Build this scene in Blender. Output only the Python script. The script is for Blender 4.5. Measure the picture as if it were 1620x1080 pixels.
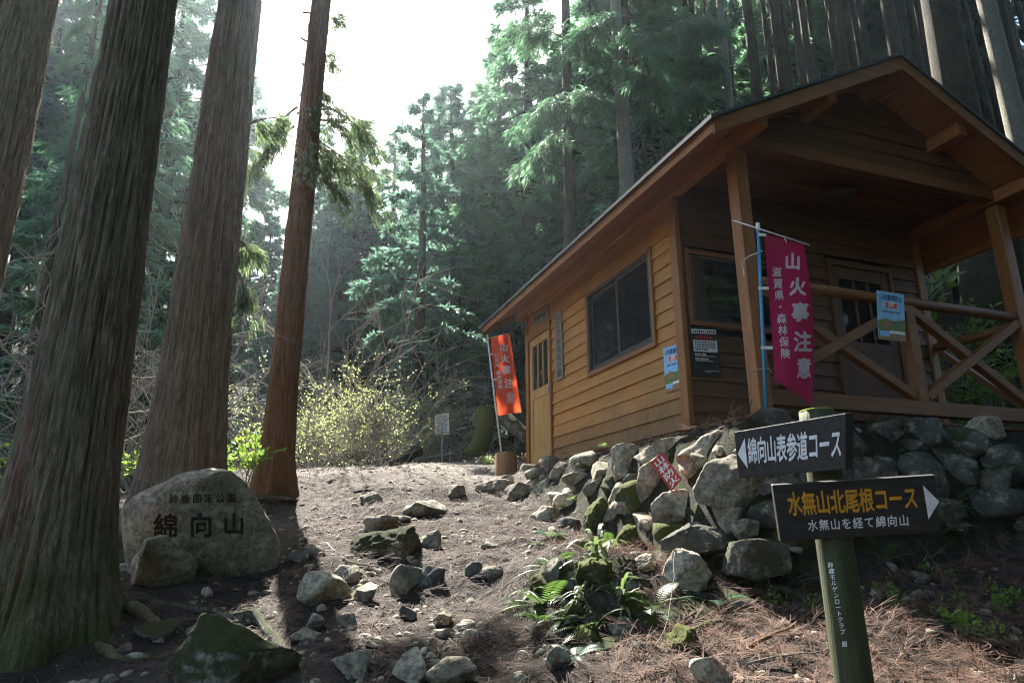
import bpy, bmesh, math, random
import numpy as np
from mathutils import Vector, Matrix
from mathutils.bvhtree import BVHTree
for o in list(bpy.data.objects): bpy.data.objects.remove(o)
scene = bpy.context.scene
C = scene.collection
R = math.radians

# ------------------------------------------------------------------ camera
EYE = np.array([0.0, 0.0, 1.45])
PITCH, ROLL, FPX = R(15.608), R(0.326), 1080.0
Fv = np.array([0, math.cos(PITCH), math.sin(PITCH)])
R0 = np.array([1.0, 0, 0]); U0 = np.array([0, -math.sin(PITCH), math.cos(PITCH)])
Rv = R0 * math.cos(ROLL) - U0 * math.sin(ROLL)
Uv = R0 * math.sin(ROLL) + U0 * math.cos(ROLL)
cam_d = bpy.data.cameras.new('camera'); cam_d.lens = 24; cam_d.sensor_width = 36
cam_d.clip_start = 0.05; cam_d.clip_end = 500
cam = bpy.data.objects.new('camera', cam_d); C.objects.link(cam)
M = Matrix.Identity(4)
for i in range(3):
    M[i][0], M[i][1], M[i][2], M[i][3] = Rv[i], Uv[i], -Fv[i], EYE[i]
cam.matrix_world = M
scene.camera = cam

# ------------------------------------------------------------------ light
SUN_EL, SUN_AZ = R(47.0), R(-22.0)          # azimuth from +Y towards +X
S = Vector((math.sin(SUN_AZ) * math.cos(SUN_EL), math.cos(SUN_AZ) * math.cos(SUN_EL), math.sin(SUN_EL)))
world = bpy.data.worlds.new('World'); scene.world = world; world.use_nodes = True
wn = world.node_tree.nodes; wl = world.node_tree.links
bg = wn['Background']; sky = wn.new('ShaderNodeTexSky'); sky.sky_type = 'NISHITA'
sky.sun_disc = False; sky.sun_elevation = SUN_EL; sky.sun_rotation = SUN_AZ
sky.air_density = 1.0; sky.dust_density = 2.0; sky.ozone_density = 1.0
wl.new(sky.outputs[0], bg.inputs[0]); bg.inputs[1].default_value = 0.072
sun_d = bpy.data.lights.new('sun', 'SUN'); sun_d.energy = 5.0; sun_d.angle = R(0.55); sun_d.color = (1.0, 0.95, 0.86)
sun = bpy.data.objects.new('sun', sun_d); C.objects.link(sun)
sun.rotation_euler = S.to_track_quat('Z', 'Y').to_euler(); sun.location = (-8, 20, 25)
vs = scene.view_settings
vs.view_transform = 'Standard'; vs.look = 'None'; vs.gamma = 1.0; vs.exposure = 2.55; vs.use_curve_mapping = False
cy = scene.cycles
cy.use_denoising = True; cy.denoising_prefilter = 'NONE'; cy.filter_width = 1.15; cy.use_adaptive_sampling = True; cy.adaptive_threshold = .02; cy.max_bounces = 4; cy.diffuse_bounces = 2; cy.glossy_bounces = 2
cy.transmission_bounces = 3; cy.volume_bounces = 0; cy.transparent_max_bounces = 4
cy.caustics_reflective = False; cy.caustics_refractive = False; cy.sample_clamp_indirect = 4.0
try: cy.volume_step_rate = 1.0
except Exception: pass

# ------------------------------------------------------------------ pixel helpers (photograph 1620 x 1080)
def pray(px, py):
    u = (px - 810) / FPX; v = (540 - py) / FPX
    return Rv * u + Uv * v + Fv
def pd(px, py, depth): return EYE + pray(px, py) * depth
def atY(px, py, Y):
    d = pray(px, py); return EYE + d * (Y / d[1])

# ------------------------------------------------------------------ noise
def _h(ix, iy, iz, seed):
    n = (ix * 374761393 + iy * 668265263 + iz * 2147483647 + seed * 974634777) & 0x7fffffff
    n = ((n ^ (n >> 13)) * 1274126177) & 0x7fffffff
    n = ((n ^ (n >> 15)) * 2246822519) & 0x7fffffff
    return ((n ^ (n >> 16)) & 0xffff) / 65535.0
def vn(p, seed=0):
    p = np.asarray(p, float); i = np.floor(p).astype(np.int64); f = p - i; f = f * f * (3 - 2 * f)
    r = 0
    for dx in (0, 1):
        wx = f[..., 0] if dx else 1 - f[..., 0]
        for dy in (0, 1):
            wy = f[..., 1] if dy else 1 - f[..., 1]
            for dz in (0, 1):
                wz = f[..., 2] if dz else 1 - f[..., 2]
                r = r + wx * wy * wz * _h(i[..., 0] + dx, i[..., 1] + dy, i[..., 2] + dz, seed)
    return r * 2 - 1
def fbm(p, oct=4, seed=0, gain=.5):
    a, r, s = 1.0, 0, np.asarray(p, float)
    for k in range(oct):
        r = r + a * vn(s, seed + k); s = s * 2.03 + 7.1; a *= gain
    return r
def sstep(a, b, x):
    t = np.clip((x - a) / (b - a), 0, 1); return t * t * (3 - 2 * t)
def splus(x, k=.5): return k * np.logaddexp(0, x / k)
def unit(v): v = np.asarray(v, float); return v / (np.linalg.norm(v, axis=-1, keepdims=True) + 1e-12)

# ------------------------------------------------------------------ hut frame and terrain
HUT = np.array([1.654, 6.3, 0.936 + 1.45]); YAW = R(20.109)
HL, HP, HW = 4.074, 0.971, 3.266
cY, sY = math.cos(YAW), math.sin(YAW)
def hw(b, a, z): return HUT + np.array([b * cY - a * sY, b * sY + a * cY, z])
def H(x, y):
    x = np.asarray(x, float); y = np.asarray(y, float)
    z = .24 * (10.6 - splus(10.6 - y, .6))
    z = np.where(y < -2, -.48 + .1 * (y + 2), z)
    z = z + .055 * np.clip(x - 1, 0, 4) * sstep(9, 6, y)
    z = z - .10 * splus(y - 12.5, .8) * sstep(30, 20, y) - .10 * 9 * sstep(20, 30, y)
    z = z - .45 * splus(-x - 4.6 - .12 * np.clip(y - 5, 0, 20), .7) * sstep(26, 16, y)
    z = z - .28 * splus(-x - 2.2, .6) * sstep(9.5, 12.5, y) * sstep(24, 15, y)
    z = z + .5 * (splus(y - 26, 2.0) - splus(y - 42, 2.0)) * sstep(4, -8, x) + .16 * splus(y - 22, 2.0)
    z = z + .5 * (splus(-x - 16, 2.0) - splus(-x - 30, 2.0))
    bx = (x - HUT[0]) * cY + (y - HUT[1]) * sY; ay = -(x - HUT[0]) * sY + (y - HUT[1]) * cY
    z = z + .62 * (splus(bx - HW - 1.2, .4) - splus(bx - HW - 17, 2.0)) * sstep(-6, 0, ay)
    z = z + .12 * splus(bx - HW - .2, .4) * sstep(0, -6, ay)
    dx = np.maximum(-.42 - bx, bx - HW - 1.4); dy = np.maximum(-HP - .32 - ay, ay - HL - .25)
    sd = np.where((dx < 0) & (dy < 0), np.maximum(dx, dy), np.hypot(np.maximum(dx, 0), np.maximum(dy, 0)))
    w = 1 - sstep(0, .7, sd)
    z = z * (1 - w) + np.maximum(z, HUT[2] - .14) * w * (1) if False else z + (np.maximum(HUT[2] - .14, z) - z) * w * (bx < HW + 1.2)
    z = z + .24 * np.exp(-(((x - .62) / .55) ** 2 + ((y - 4.45) / .38) ** 2)) + .12 * np.exp(-(((x - .25) / .3) ** 2 + ((y - 4.75) / .3) ** 2))
    q = np.stack([x, y, np.zeros_like(x)], -1)
    amp = (1 - w * (sd < 0.05))
    return z + amp * (.07 * vn(q * .9, 3) + .035 * vn(q * 2.7, 4) + .02 * vn(q * 7, 5))
def Hs(x, y): return float(H(np.array([x]), np.array([y]))[0])
def ghit(px, py, d0=1.5, d1=45):
    ds = np.linspace(d0, d1, 1600); r = pray(px, py); P = EYE + ds[:, None] * r
    k = np.argmax(P[:, 2] < H(P[:, 0], P[:, 1])); return P[k], ds[k]

# ------------------------------------------------------------------ mesh / object helpers
OFF = {}
def tag(o, label=None, cat=None, group=None, kind=None):
    if label: o['label'] = label
    if cat: o['category'] = cat
    if group: o['group'] = group
    if kind: o['kind'] = kind
    return o
def thing(name, loc, label, cat, group=None, rz=0.0):
    o = bpy.data.objects.new(name, None); C.objects.link(o); o.empty_display_size = .1
    o.location = [float(t) for t in loc]; o.rotation_euler = (0, 0, rz)
    OFF[o.name] = np.array(loc, float); return tag(o, label, cat, group)
def mesh(name, V, F, m=None, smooth=False):
    me = bpy.data.meshes.new(name); V = np.asarray(V, np.float32)
    if isinstance(F, np.ndarray):
        k = F.shape[1]; me.vertices.add(len(V)); me.vertices.foreach_set('co', V.ravel())
        me.loops.add(F.size); me.polygons.add(len(F))
        me.loops.foreach_set('vertex_index', F.astype(np.int32).ravel())
        me.polygons.foreach_set('loop_start', np.arange(0, F.size, k, dtype=np.int32))
        try: me.polygons.foreach_set('loop_total', np.full(len(F), k, np.int32))
        except Exception: pass
        me.update(calc_edges=True)
    else:
        me.from_pydata([tuple(map(float, v)) for v in V], [], F)
    if smooth: me.polygons.foreach_set('use_smooth', np.ones(len(me.polygons), bool))
    if m: me.materials.append(m)
    return me
def obj(name, V, F, m, parent=None, local=False, smooth=False, origin=None):
    """one mesh object; V in world coordinates unless local"""
    V = np.asarray(V, float); off = np.zeros(3)
    if parent is not None and not local: off = OFF.get(parent.name, np.zeros(3))
    if parent is None and not local:
        off = np.array([V[:, 0].mean(), V[:, 1].mean(), V[:, 2].min()]) if origin is None else np.array(origin, float)
    o = bpy.data.objects.new(name, mesh(name, V - off, F, m, smooth)); C.objects.link(o)
    if parent is not None: o.parent = parent; OFF[o.name] = off
    else: o.location = [float(t) for t in off]; OFF[o.name] = off
    return o
def inst(name, me, parent=None, loc=(0, 0, 0), rz=0, sc=(1, 1, 1)):
    o = bpy.data.objects.new(name, me); C.objects.link(o); o.parent = parent
    o.location = [float(t) for t in loc]; o.rotation_euler = (0, 0, rz); o.scale = sc; return o
class MB:
    def __init__(s): s.V = []; s.F = []
    def add(s, V, F):
        n = len(s.V); s.V += [tuple(map(float, v)) for v in V]; s.F += [tuple(i + n for i in f) for f in F]; return s
    def box(s, x0, x1, y0, y1, z0, z1):
        return s.hexa([(x0,y0,z0),(x1,y0,z0),(x1,y1,z0),(x0,y1,z0),(x0,y0,z1),(x1,y0,z1),(x1,y1,z1),(x0,y1,z1)])
    def hexa(s, P): return s.add(P, [(0,3,2,1),(4,5,6,7),(0,1,5,4),(1,2,6,5),(2,3,7,6),(3,0,4,7)])
    def prism(s, prof, f0, f1):
        n = len(prof); V = [f0(p) for p in prof] + [f1(p) for p in prof]
        return s.add(V, [tuple(range(n))[::-1], tuple(range(n, 2*n))] + [(i, (i+1) % n, n+(i+1) % n, n+i) for i in range(n)])
    def tube(s, P, rad, n=8, cap=True):
        P = np.asarray(P, float); k = len(P); rad = np.broadcast_to(np.asarray(rad, float), (k,))
        T = unit(np.gradient(P, axis=0)); up = np.array([0, 0, 1.0]) if abs(T[0][2]) < .9 else np.array([1.0, 0, 0])
        V = []
        for i in range(k):
            a = unit(np.cross(up, T[i])); b = np.cross(T[i], a); up2 = b
            for j in range(n):
                t = 2 * math.pi * j / n; V.append(P[i] + rad[i] * (a * math.cos(t) + b * math.sin(t)))
        F = [(i*n+j, i*n+(j+1) % n, (i+1)*n+(j+1) % n, (i+1)*n+j) for i in range(k-1) for j in range(n)]
        if cap: F += [tuple(range(n))[::-1], tuple(range((k-1)*n, k*n))]
        return s.add(V, F)
    def obj(s, name, m, parent=None, local=False, smooth=False, bevel=0):
        o = obj(name, s.V, s.F, m, parent, local, smooth)
        if bevel:
            md = o.modifiers.new('bevel', 'BEVEL'); md.width = bevel; md.segments = 2; md.limit_method = 'ANGLE'
        return o

# ------------------------------------------------------------------ materials
class NT:
    def __init__(s, name):
        s.m = bpy.data.materials.new(name); s.m.use_nodes = True; s.t = s.m.node_tree; s.n = s.t.nodes
        s.b = s.n['Principled BSDF']; s.out = s.n['Material Output']
        s.co = s.n.new('ShaderNodeTexCoord'); s.geo = s.n.new('ShaderNodeNewGeometry')
    def link(s, a, b): s.t.links.new(a, b)
    def mapping(s, sc, src=None):
        k = s.n.new('ShaderNodeMapping'); k.inputs['Scale'].default_value = sc
        s.link(src or s.geo.outputs['Position'], k.inputs[0]); return k.outputs[0]
    def noise(s, scale, detail=4, rough=.55, src=None, dist=0):
        k = s.n.new('ShaderNodeTexNoise'); k.inputs['Scale'].default_value = scale; k.inputs['Detail'].default_value = detail
        k.inputs['Roughness'].default_value = rough; k.inputs['Distortion'].default_value = dist
        s.link(src or s.geo.outputs['Position'], k.inputs['Vector']); return k.outputs[0]
    def ramp(s, fac, stops):
        k = s.n.new('ShaderNodeValToRGB'); e = k.color_ramp.elements
        while len(e) < len(stops): e.new(.5)
        for el, (p, c) in zip(e, stops): el.position = p; el.color = (*c, 1) if len(c) == 3 else c
        s.link(fac, k.inputs[0]); return k.outputs[0]
    def fr(s, fac, a, b):
        k = s.n.new('ShaderNodeMapRange'); k.inputs[1].default_value = a; k.inputs[2].default_value = b
        s.link(fac, k.inputs[0]); return k.outputs[0]
    def mix(s, fac, a, b, mode='MIX'):
        k = s.n.new('ShaderNodeMix'); k.data_type = 'RGBA'; k.blend_type = mode
        for v, i in ((fac, 0), (a, 6), (b, 7)):
            if hasattr(v, 'is_linked'): s.link(v, k.inputs[i])
            else: k.inputs[i].default_value = v if i == 0 else (*v, 1)
        return k.outputs[2]
    def math(s, op, a, b=0.0):
        k = s.n.new('ShaderNodeMath'); k.operation = op
        for v, i in ((a, 0), (b, 1)):
            if hasattr(v, 'is_linked'): s.link(v, k.inputs[i])
            else: k.inputs[i].default_value = v
        return k.outputs[0]
    def nz(s, which='Normal'):
        k = s.n.new('ShaderNodeSeparateXYZ'); s.link(s.geo.outputs[which], k.inputs[0]); return k.outputs
    def bump(s, h, dist=.01, strength=1.0, prev=None):
        k = s.n.new('ShaderNodeBump'); k.inputs['Distance'].default_value = dist; k.inputs['Strength'].default_value = strength
        s.link(h, k.inputs['Height'])
        if prev is not None: s.link(prev, k.inputs['Normal'])
        s.link(k.outputs[0], s.b.inputs['Normal']); return k.outputs[0]
    def col(s, c):
        if hasattr(c, 'is_linked'): s.link(c, s.b.inputs['Base Color'])
        else: s.b.inputs['Base Color'].default_value = (*c, 1)
        return s
    def rough(s, r, spec=None):
        s.b.inputs['Roughness'].default_value = r
        if spec is not None: s.b.inputs['Specular IOR Level'].default_value = spec
        return s
    def translucent(s, colr, fac):
        k = s.n.new('ShaderNodeBsdfTranslucent'); x = s.n.new('ShaderNodeMixShader'); x.inputs[0].default_value = fac
        if hasattr(colr, 'is_linked'): s.link(colr, k.inputs[0])
        else: k.inputs[0].default_value = (*colr, 1)
        s.link(s.b.outputs[0], x.inputs[1]); s.link(k.outputs[0], x.inputs[2]); s.link(x.outputs[0], s.out.inputs[0]); return s
    def orand(s):
        k = s.n.new('ShaderNodeObjectInfo'); return k.outputs['Random']
MAT = {}
def plain(name, c, r=.6, spec=.4):
    t = NT(name); n = t.noise(30, 3); t.col(t.mix(t.fr(n, .3, .7), tuple(x * .8 for x in c), tuple(min(1, x * 1.15) for x in c))); t.rough(r, spec); MAT[name] = t.m; return t.m
def m_ground():
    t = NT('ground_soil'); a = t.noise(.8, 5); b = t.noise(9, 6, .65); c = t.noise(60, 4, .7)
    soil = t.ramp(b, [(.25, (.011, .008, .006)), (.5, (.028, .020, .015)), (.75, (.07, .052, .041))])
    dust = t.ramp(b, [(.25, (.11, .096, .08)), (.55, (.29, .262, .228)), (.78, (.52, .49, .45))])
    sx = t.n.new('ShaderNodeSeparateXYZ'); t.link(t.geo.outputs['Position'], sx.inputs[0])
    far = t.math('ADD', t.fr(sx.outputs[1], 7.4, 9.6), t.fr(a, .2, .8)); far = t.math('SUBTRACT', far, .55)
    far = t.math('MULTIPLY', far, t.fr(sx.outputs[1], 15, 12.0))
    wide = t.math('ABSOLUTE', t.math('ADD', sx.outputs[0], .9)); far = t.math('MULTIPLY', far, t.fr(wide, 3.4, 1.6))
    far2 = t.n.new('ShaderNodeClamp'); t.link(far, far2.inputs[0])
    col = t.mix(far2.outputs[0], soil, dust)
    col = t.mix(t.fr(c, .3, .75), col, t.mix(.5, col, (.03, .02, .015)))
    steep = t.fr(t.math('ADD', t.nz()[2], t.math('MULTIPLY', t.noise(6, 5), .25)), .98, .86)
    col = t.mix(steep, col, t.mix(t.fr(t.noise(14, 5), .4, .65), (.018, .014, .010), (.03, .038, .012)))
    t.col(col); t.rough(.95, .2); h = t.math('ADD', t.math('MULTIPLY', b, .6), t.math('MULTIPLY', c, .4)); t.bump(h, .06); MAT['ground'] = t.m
def m_rock(name, c0, c1, c2, moss, mosscol=((.020, .028, .007), (.075, .09, .02))):
    t = NT(name); r = t.orand(); n1 = t.noise(5, 6, .6, dist=.4); n2 = t.noise(28, 5, .7); n3 = t.noise(2.2, 4)
    col = t.ramp(n1, [(.28, c0), (.5, c1), (.72, c2)])
    col = t.mix(t.fr(n2, .45, .62), col, t.mix(.7, col, (.05, .046, .036)))
    v = t.n.new('ShaderNodeTexVoronoi'); v.feature = 'DISTANCE_TO_EDGE'; v.inputs['Scale'].default_value = 3.5; t.link(t.noise(3, 3), v.inputs['Vector']) if False else t.link(t.geo.outputs['Position'], v.inputs['Vector'])
    col = t.mix(t.math('MULTIPLY', t.fr(t.noise(11, 5, .7), .55, .62), .7), col, t.mix(.65, col, (.42, .42, .33)))
    z = t.nz()[2]; mm = t.math('ADD', t.math('ADD', t.math('MULTIPLY', z, .45), n3), t.math('MULTIPLY', n2, .35))
    mf = t.fr(mm, 1.28 - moss, 1.40 - moss)
    mcol = t.mix(t.noise(45, 4, .7), mosscol[0], mosscol[1])
    t.col(t.mix(mf, col, mcol)); t.rough(.88, .25)
    h = t.math('ADD', t.math('MULTIPLY', n1, .5), t.math('MULTIPLY', n2, .35)); h = t.math('ADD', h, t.math('MULTIPLY', t.math('MULTIPLY', t.noise(170, 3, .7), mf), .55))
    t.bump(h, .06); MAT[name] = t.m
def m_bark(name, c0, c1, c2, mossh=None, red=True, big=1.0, zs=1.0):
    t = NT(name); p = t.mapping((44 * big, 44 * big, 3.6 * zs)); n1 = t.noise(1, 7, .7, p, 1.6)
    p2 = t.mapping((110 * big, 110 * big, 14 * zs)); n2 = t.noise(1, 4, .6, p2)
    col = t.ramp(n1, [(.3, c0), (.5, c1), (.72, c2)])
    if red:
        r = t.noise(1, 4, .5, t.mapping((6, 6, .9))); col = t.mix(t.fr(r, .60, .74), col, t.mix(.5, col, (.19, .06, .035)))
    g = t.noise(3, 4); gl = t.fr(g, .45, .75); col = t.mix(t.math('MULTIPLY', gl, .45), col, (.10, .105, .06))
    if mossh is not None:
        zz = t.nz('Position')[2]; f = t.math('ADD', t.fr(zz, mossh + .9, mossh - .5), t.math('MULTIPLY', t.noise(3.5, 6, .65), 1.5))
        mf = t.math('MULTIPLY', t.fr(f, 1.05, 1.45), .85); col = t.mix(mf, col, t.mix(t.noise(40, 4), (.022, .03, .008), (.10, .115, .024)))
    t.col(col); t.rough(.92, .2)
    t.bump(t.math('ADD', t.math('MULTIPLY', n1, .7), t.math('MULTIPLY', n2, .3)), .03); MAT[name] = t.m
def m_leaf(name, c0, c1, tr, tfac=.4, rough=.55, scale=.8, spec=.35):
    t = NT(name); r = t.n.new('ShaderNodeNewGeometry').outputs['Random Per Island']; n = t.noise(scale, 3)
    f = t.math('ADD', t.math('MULTIPLY', r, .5), t.fr(n, .25, .75)); f = t.math('ADD', t.math('MULTIPLY', f, .55), t.math('MULTIPLY', t.orand(), .25))
    t.col(t.mix(f, c0, c1)); t.rough(rough, spec); t.translucent(tr, tfac); MAT[name] = t.m
def m_wood(name, c0, c1, c2, axis='y', rough=.5, green=0.0, spec=.4, dirt=False):
    t = NT(name); sc = {'x': (2.5, 40, 40), 'y': (40, 2.5, 40), 'z': (40, 40, 2.5)}[axis]
    p = t.mapping(sc, t.co.outputs['Object']); n = t.noise(1, 5, .6, p, .8); k = t.noise(2.3, 4, .6, t.co.outputs['Object'])
    r = t.orand(); col = t.ramp(n, [(.3, c0), (.5, c1), (.72, c2)])
    col = t.mix(t.math('MULTIPLY', r, .45), col, c0); col = t.mix(t.math('MULTIPLY', t.fr(k, .5, .72), .35), col, t.mix(.5, col, (.05, .03, .015)))
    if green: col = t.mix(t.math('MULTIPLY', t.fr(t.noise(1.1, 4), .45, .65), green), col, (.16, .15, .035))
    if dirt:
        sz = t.n.new('ShaderNodeSeparateXYZ'); t.link(t.co.outputs['Object'], sz.inputs[0]); st = t.noise(1, 5, .65, t.mapping((14, 14, 3), t.co.outputs['Object']))
        col = t.mix(t.math('MULTIPLY', t.fr(t.math('ADD', t.fr(sz.outputs[2], .9, -.1), st), .95, 1.35), .6), col, (.085, .06, .035))
        kn = t.n.new('ShaderNodeTexVoronoi'); kn.inputs['Scale'].default_value = 1.0; t.link(t.mapping((4, 4, 9), t.co.outputs['Object']), kn.inputs['Vector']); col = t.mix(t.math('MULTIPLY', t.fr(kn.outputs['Distance'], .075, .04), .7), col, (.09, .035, .012))
    t.col(col); t.rough(rough, spec); t.bump(n, .004); MAT[name] = t.m

m_ground()
m_rock('rock_pale', (.14, .118, .078), (.36, .315, .225), (.54, .49, .38), .03)
m_rock('rock_grey', (.095, .083, .058), (.255, .23, .17), (.43, .395, .31), .12)
m_rock('rock_brown', (.10, .08, .055), (.23, .19, .135), (.37, .315, .24), .06)
m_rock('rock_dark', (.035, .034, .028), (.085, .08, .065), (.16, .15, .125), .22)
m_rock('rock_moss', (.05, .048, .038), (.12, .11, .085), (.2, .19, .15), .42)
m_rock('rock_moss_full', (.04, .04, .025), (.07, .075, .03), (.12, .11, .06), .72, ((.03, .045, .007), (.17, .195, .03)))
m_rock('rock_moss_heavy', (.05, .048, .038), (.13, .12, .09), (.24, .225, .18), .55)
m_rock('rock_monument', (.10, .092, .066), (.22, .20, .15), (.34, .32, .25), .05)
m_bark('bark_old', (.050, .036, .023), (.18, .14, .095), (.36, .295, .215), 1.0)
m_bark('bark_mid', (.050, .034, .023), (.165, .118, .08), (.32, .25, .185))
m_bark('bark_red', (.08, .034, .017), (.20, .10, .052), (.31, .18, .105))
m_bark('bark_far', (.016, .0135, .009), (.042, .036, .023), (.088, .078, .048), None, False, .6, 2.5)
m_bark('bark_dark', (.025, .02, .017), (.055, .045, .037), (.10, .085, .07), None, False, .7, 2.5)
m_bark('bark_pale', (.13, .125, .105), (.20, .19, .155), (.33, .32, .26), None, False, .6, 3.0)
m_bark('twig_grey', (.17, .15, .125), (.32, .295, .255), (.48, .45, .40), None, False, 2)
m_leaf('leaf_cedar', (.028, .076, .052), (.08, .15, .09), (.15, .32, .16), .5)
m_leaf('leaf_cypress', (.032, .076, .060), (.085, .145, .11), (.14, .28, .19), .5)
m_leaf('leaf_near', (.034, .064, .034), (.09, .13, .062), (.17, .25, .105), .5)
m_leaf('leaf_bud', (.17, .21, .07), (.38, .42, .18), (.5, .57, .22), .5)
m_leaf('leaf_bright', (.06, .12, .02), (.13, .21, .04), (.24, .38, .06), .45, .4)
m_leaf('leaf_broad', (.03, .075, .018), (.085, .16, .035), (.16, .32, .05), .35, .3, spec=.6)
m_leaf('leaf_fern', (.022, .05, .013), (.055, .10, .025), (.10, .19, .035), .35, .45)
m_leaf('leaf_bluefern', (.03, .075, .05), (.06, .12, .085), (.08, .2, .09), .35, .45)
m_leaf('leaf_bamboo', (.06, .09, .035), (.20, .23, .12), (.16, .24, .07), .35, .4, spec=.5)
m_leaf('leaf_dry', (.22, .16, .09), (.42, .34, .2), (.4, .3, .14), .35)
m_leaf('litter', (.024, .015, .011), (.12, .081, .06), (.2, .1, .06), .15, .8, 1.2, spec=.25)
m_leaf('litter_red', (.04, .021, .014), (.165, .097, .068), (.2, .09, .05), .15, .8, 1.2, spec=.25)
m_leaf('chips', (.07, .055, .045), (.40, .35, .30), (.3, .25, .2), .1, .85, 2, spec=.25)
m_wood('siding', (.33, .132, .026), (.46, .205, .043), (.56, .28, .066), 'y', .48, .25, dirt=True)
m_wood('siding_shaded', (.085, .036, .013), (.128, .057, .021), (.17, .082, .032), 'x', .5)  # hut wood with the porch shade put into its darker colour
m_wood('trim', (.20, .074, .019), (.29, .117, .032), (.37, .165, .05), 'z', .45)
m_wood('soffit', (.28, .10, .028), (.40, .16, .045), (.50, .22, .07), 'y', .5)
m_wood('timber', (.145, .055, .015), (.215, .088, .026), (.285, .126, .04), 'x', .5)
m_wood('door_wood', (.34, .18, .055), (.46, .265, .085), (.55, .34, .12), 'z', .45)
m_wood('grey_wood', (.15, .13, .10), (.24, .21, .165), (.34, .31, .25), 'y', .8)
m_wood('dark_board', (.012, .010, .009), (.022, .019, .017), (.05, .046, .042), 'x', .6)
m_wood('stump_wood', (.16, .08, .04), (.26, .14, .07), (.36, .22, .12), 'z', .8)
m_wood('post_wood', (.022, .028, .009), (.042, .048, .016), (.075, .08, .03), 'z', .8)
plain('roof_metal', (.03, .046, .052), .55, .4); plain('white_paint', (.72, .72, .70), .6); plain('yellow_paint', (.62, .30, .02), .6)
plain('lichen', (.30, .34, .06), .9, .1)
plain('black_paint', (.012, .012, .013), .5); plain('carved', (.022, .020, .016), .9, .1); plain('red_board', (.42, .035, .025), .55)
plain('blue_pole', (.05, .28, .50), .35); plain('white_plastic', (.75, .75, .73), .4); plain('dark_alu', (.05, .042, .036), .4)
plain('poster_blue', (.24, .52, .80), .45); plain('poster_green', (.12, .19, .05), .5); plain('poster_brown', (.30, .17, .06), .5)
plain('poster_black', (.018, .019, .022), .4); plain('poster_red', (.62, .05, .05), .5); plain('poster_ink', (.03, .06, .16), .5)
plain('poster_white', (.78, .78, .76), .45); plain('grey_steel', (.35, .36, .36), .4); plain('concrete', (.30, .29, .27), .9, .1)
def m_cloth(name, c, tr, f):
    t = NT(name); n = t.noise(400, 2); t.col(t.mix(n, tuple(x * .85 for x in c), c)); t.rough(.8, .2); t.translucent(tr, f); MAT[name] = t.m
m_cloth('cloth_magenta', (.46, .012, .085), (.5, .02, .09), .25)
m_cloth('cloth_orange', (.66, .075, .03), (.85, .12, .045), .5)
m_cloth('cloth_white', (.85, .83, .83), (.95, .9, .9), .6)
def m_glass():
    t = NT('window_glass'); t.col((.012, .014, .015)); t.rough(.03, .22); t.b.inputs['Alpha'].default_value = 1.0; MAT['glass'] = t.m
m_glass()

# ------------------------------------------------------------------ lettering
GL = {}
def glyph(ch, bold):
    k = (ch, bold)
    if k not in GL:
        c = bpy.data.curves.new('glyph', 'FONT'); c.body = ch; c.resolution_u = 2; c.offset = bold; c.dimensions = '2D'; c.fill_mode = 'BOTH'
        o = bpy.data.objects.new('glyph', c); C.objects.link(o)
        dg = bpy.context.evaluated_depsgraph_get(); e = o.evaluated_get(dg); me = e.to_mesh()
        V = np.array([v.co[:2] for v in me.vertices]).reshape(-1, 2); F = [tuple(p.vertices) for p in me.polygons]
        e.to_mesh_clear(); bpy.data.objects.remove(o); bpy.data.curves.remove(c)
        GL[k] = (V, F)
    return GL[k]
def lettering(name, items, fn, m, parent, local=False, bold=.02, cuts=0):
    """items: (char, cx, cy, w, h) in plane units; fn maps (u, v) to xyz"""
    if len(items) > 1:
        for it in items: lettering('letter', [it], fn, m, parent, local, bold, cuts)
        return
    b = bmesh.new()
    for ch, cx, cyy, w, h in items:
        V, F = glyph(ch, 0.0)
        if not len(V): continue
        for kk, (ox, oy) in enumerate([(0, 0), (bold, 0), (-bold, 0), (0, bold), (0, -bold)] if bold > .008 else [(0, 0)]):
            P = [b.verts.new((cx + (x - .5 + ox * .8) * w, cyy + (y - .38 + oy * .8) * h, kk)) for x, y in V]
            for f in F:
                try: b.faces.new([P[i] for i in f])
                except Exception: pass
    for _ in range(cuts):
        bmesh.ops.triangulate(b, faces=b.faces[:]); bmesh.ops.subdivide_edges(b, edges=b.edges[:], cuts=1)
    b.verts.index_update()
    V = []
    for v in b.verts:
        p = np.array(fn(v.co.x, v.co.y)); V.append(p + unit(EYE - p) * .0003 * v.co.z)
    F = [tuple(v.index for v in f.verts) for f in b.faces]; b.free()
    return obj(name, V, F, m, parent, local)
def row(s, x0, x1, y, h, wf=.95):
    n = len(s); st = (x1 - x0) / n
    return [(c, x0 + st * (i + .5), y, st * wf, h) for i, c in enumerate(s) if c != ' ']
def column(s, x, y0, y1, w, hf=.95):
    n = len(s); st = (y1 - y0) / n
    return [(c, x, y0 + st * (i + .5), w, abs(st) * hf) for i, c in enumerate(s) if c != ' ']
def quad_fn(TL, TR, BR, BL, lift=0.0):
    TL, TR, BR, BL = map(np.array, (TL, TR, BR, BL)); nrm = unit(np.cross(TR - TL, TL - BL))
    if np.dot(nrm, EYE - TL) < 0: nrm = -nrm
    return lambda u, v: (TL * (1 - u) + TR * u) * (1 - v) + (BL * (1 - u) + BR * u) * v + nrm * lift
# lettering planes use v downwards, so flip glyph heights
def flip(items): return [(c, x, y, w, -h) for c, x, y, w, h in items]

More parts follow.
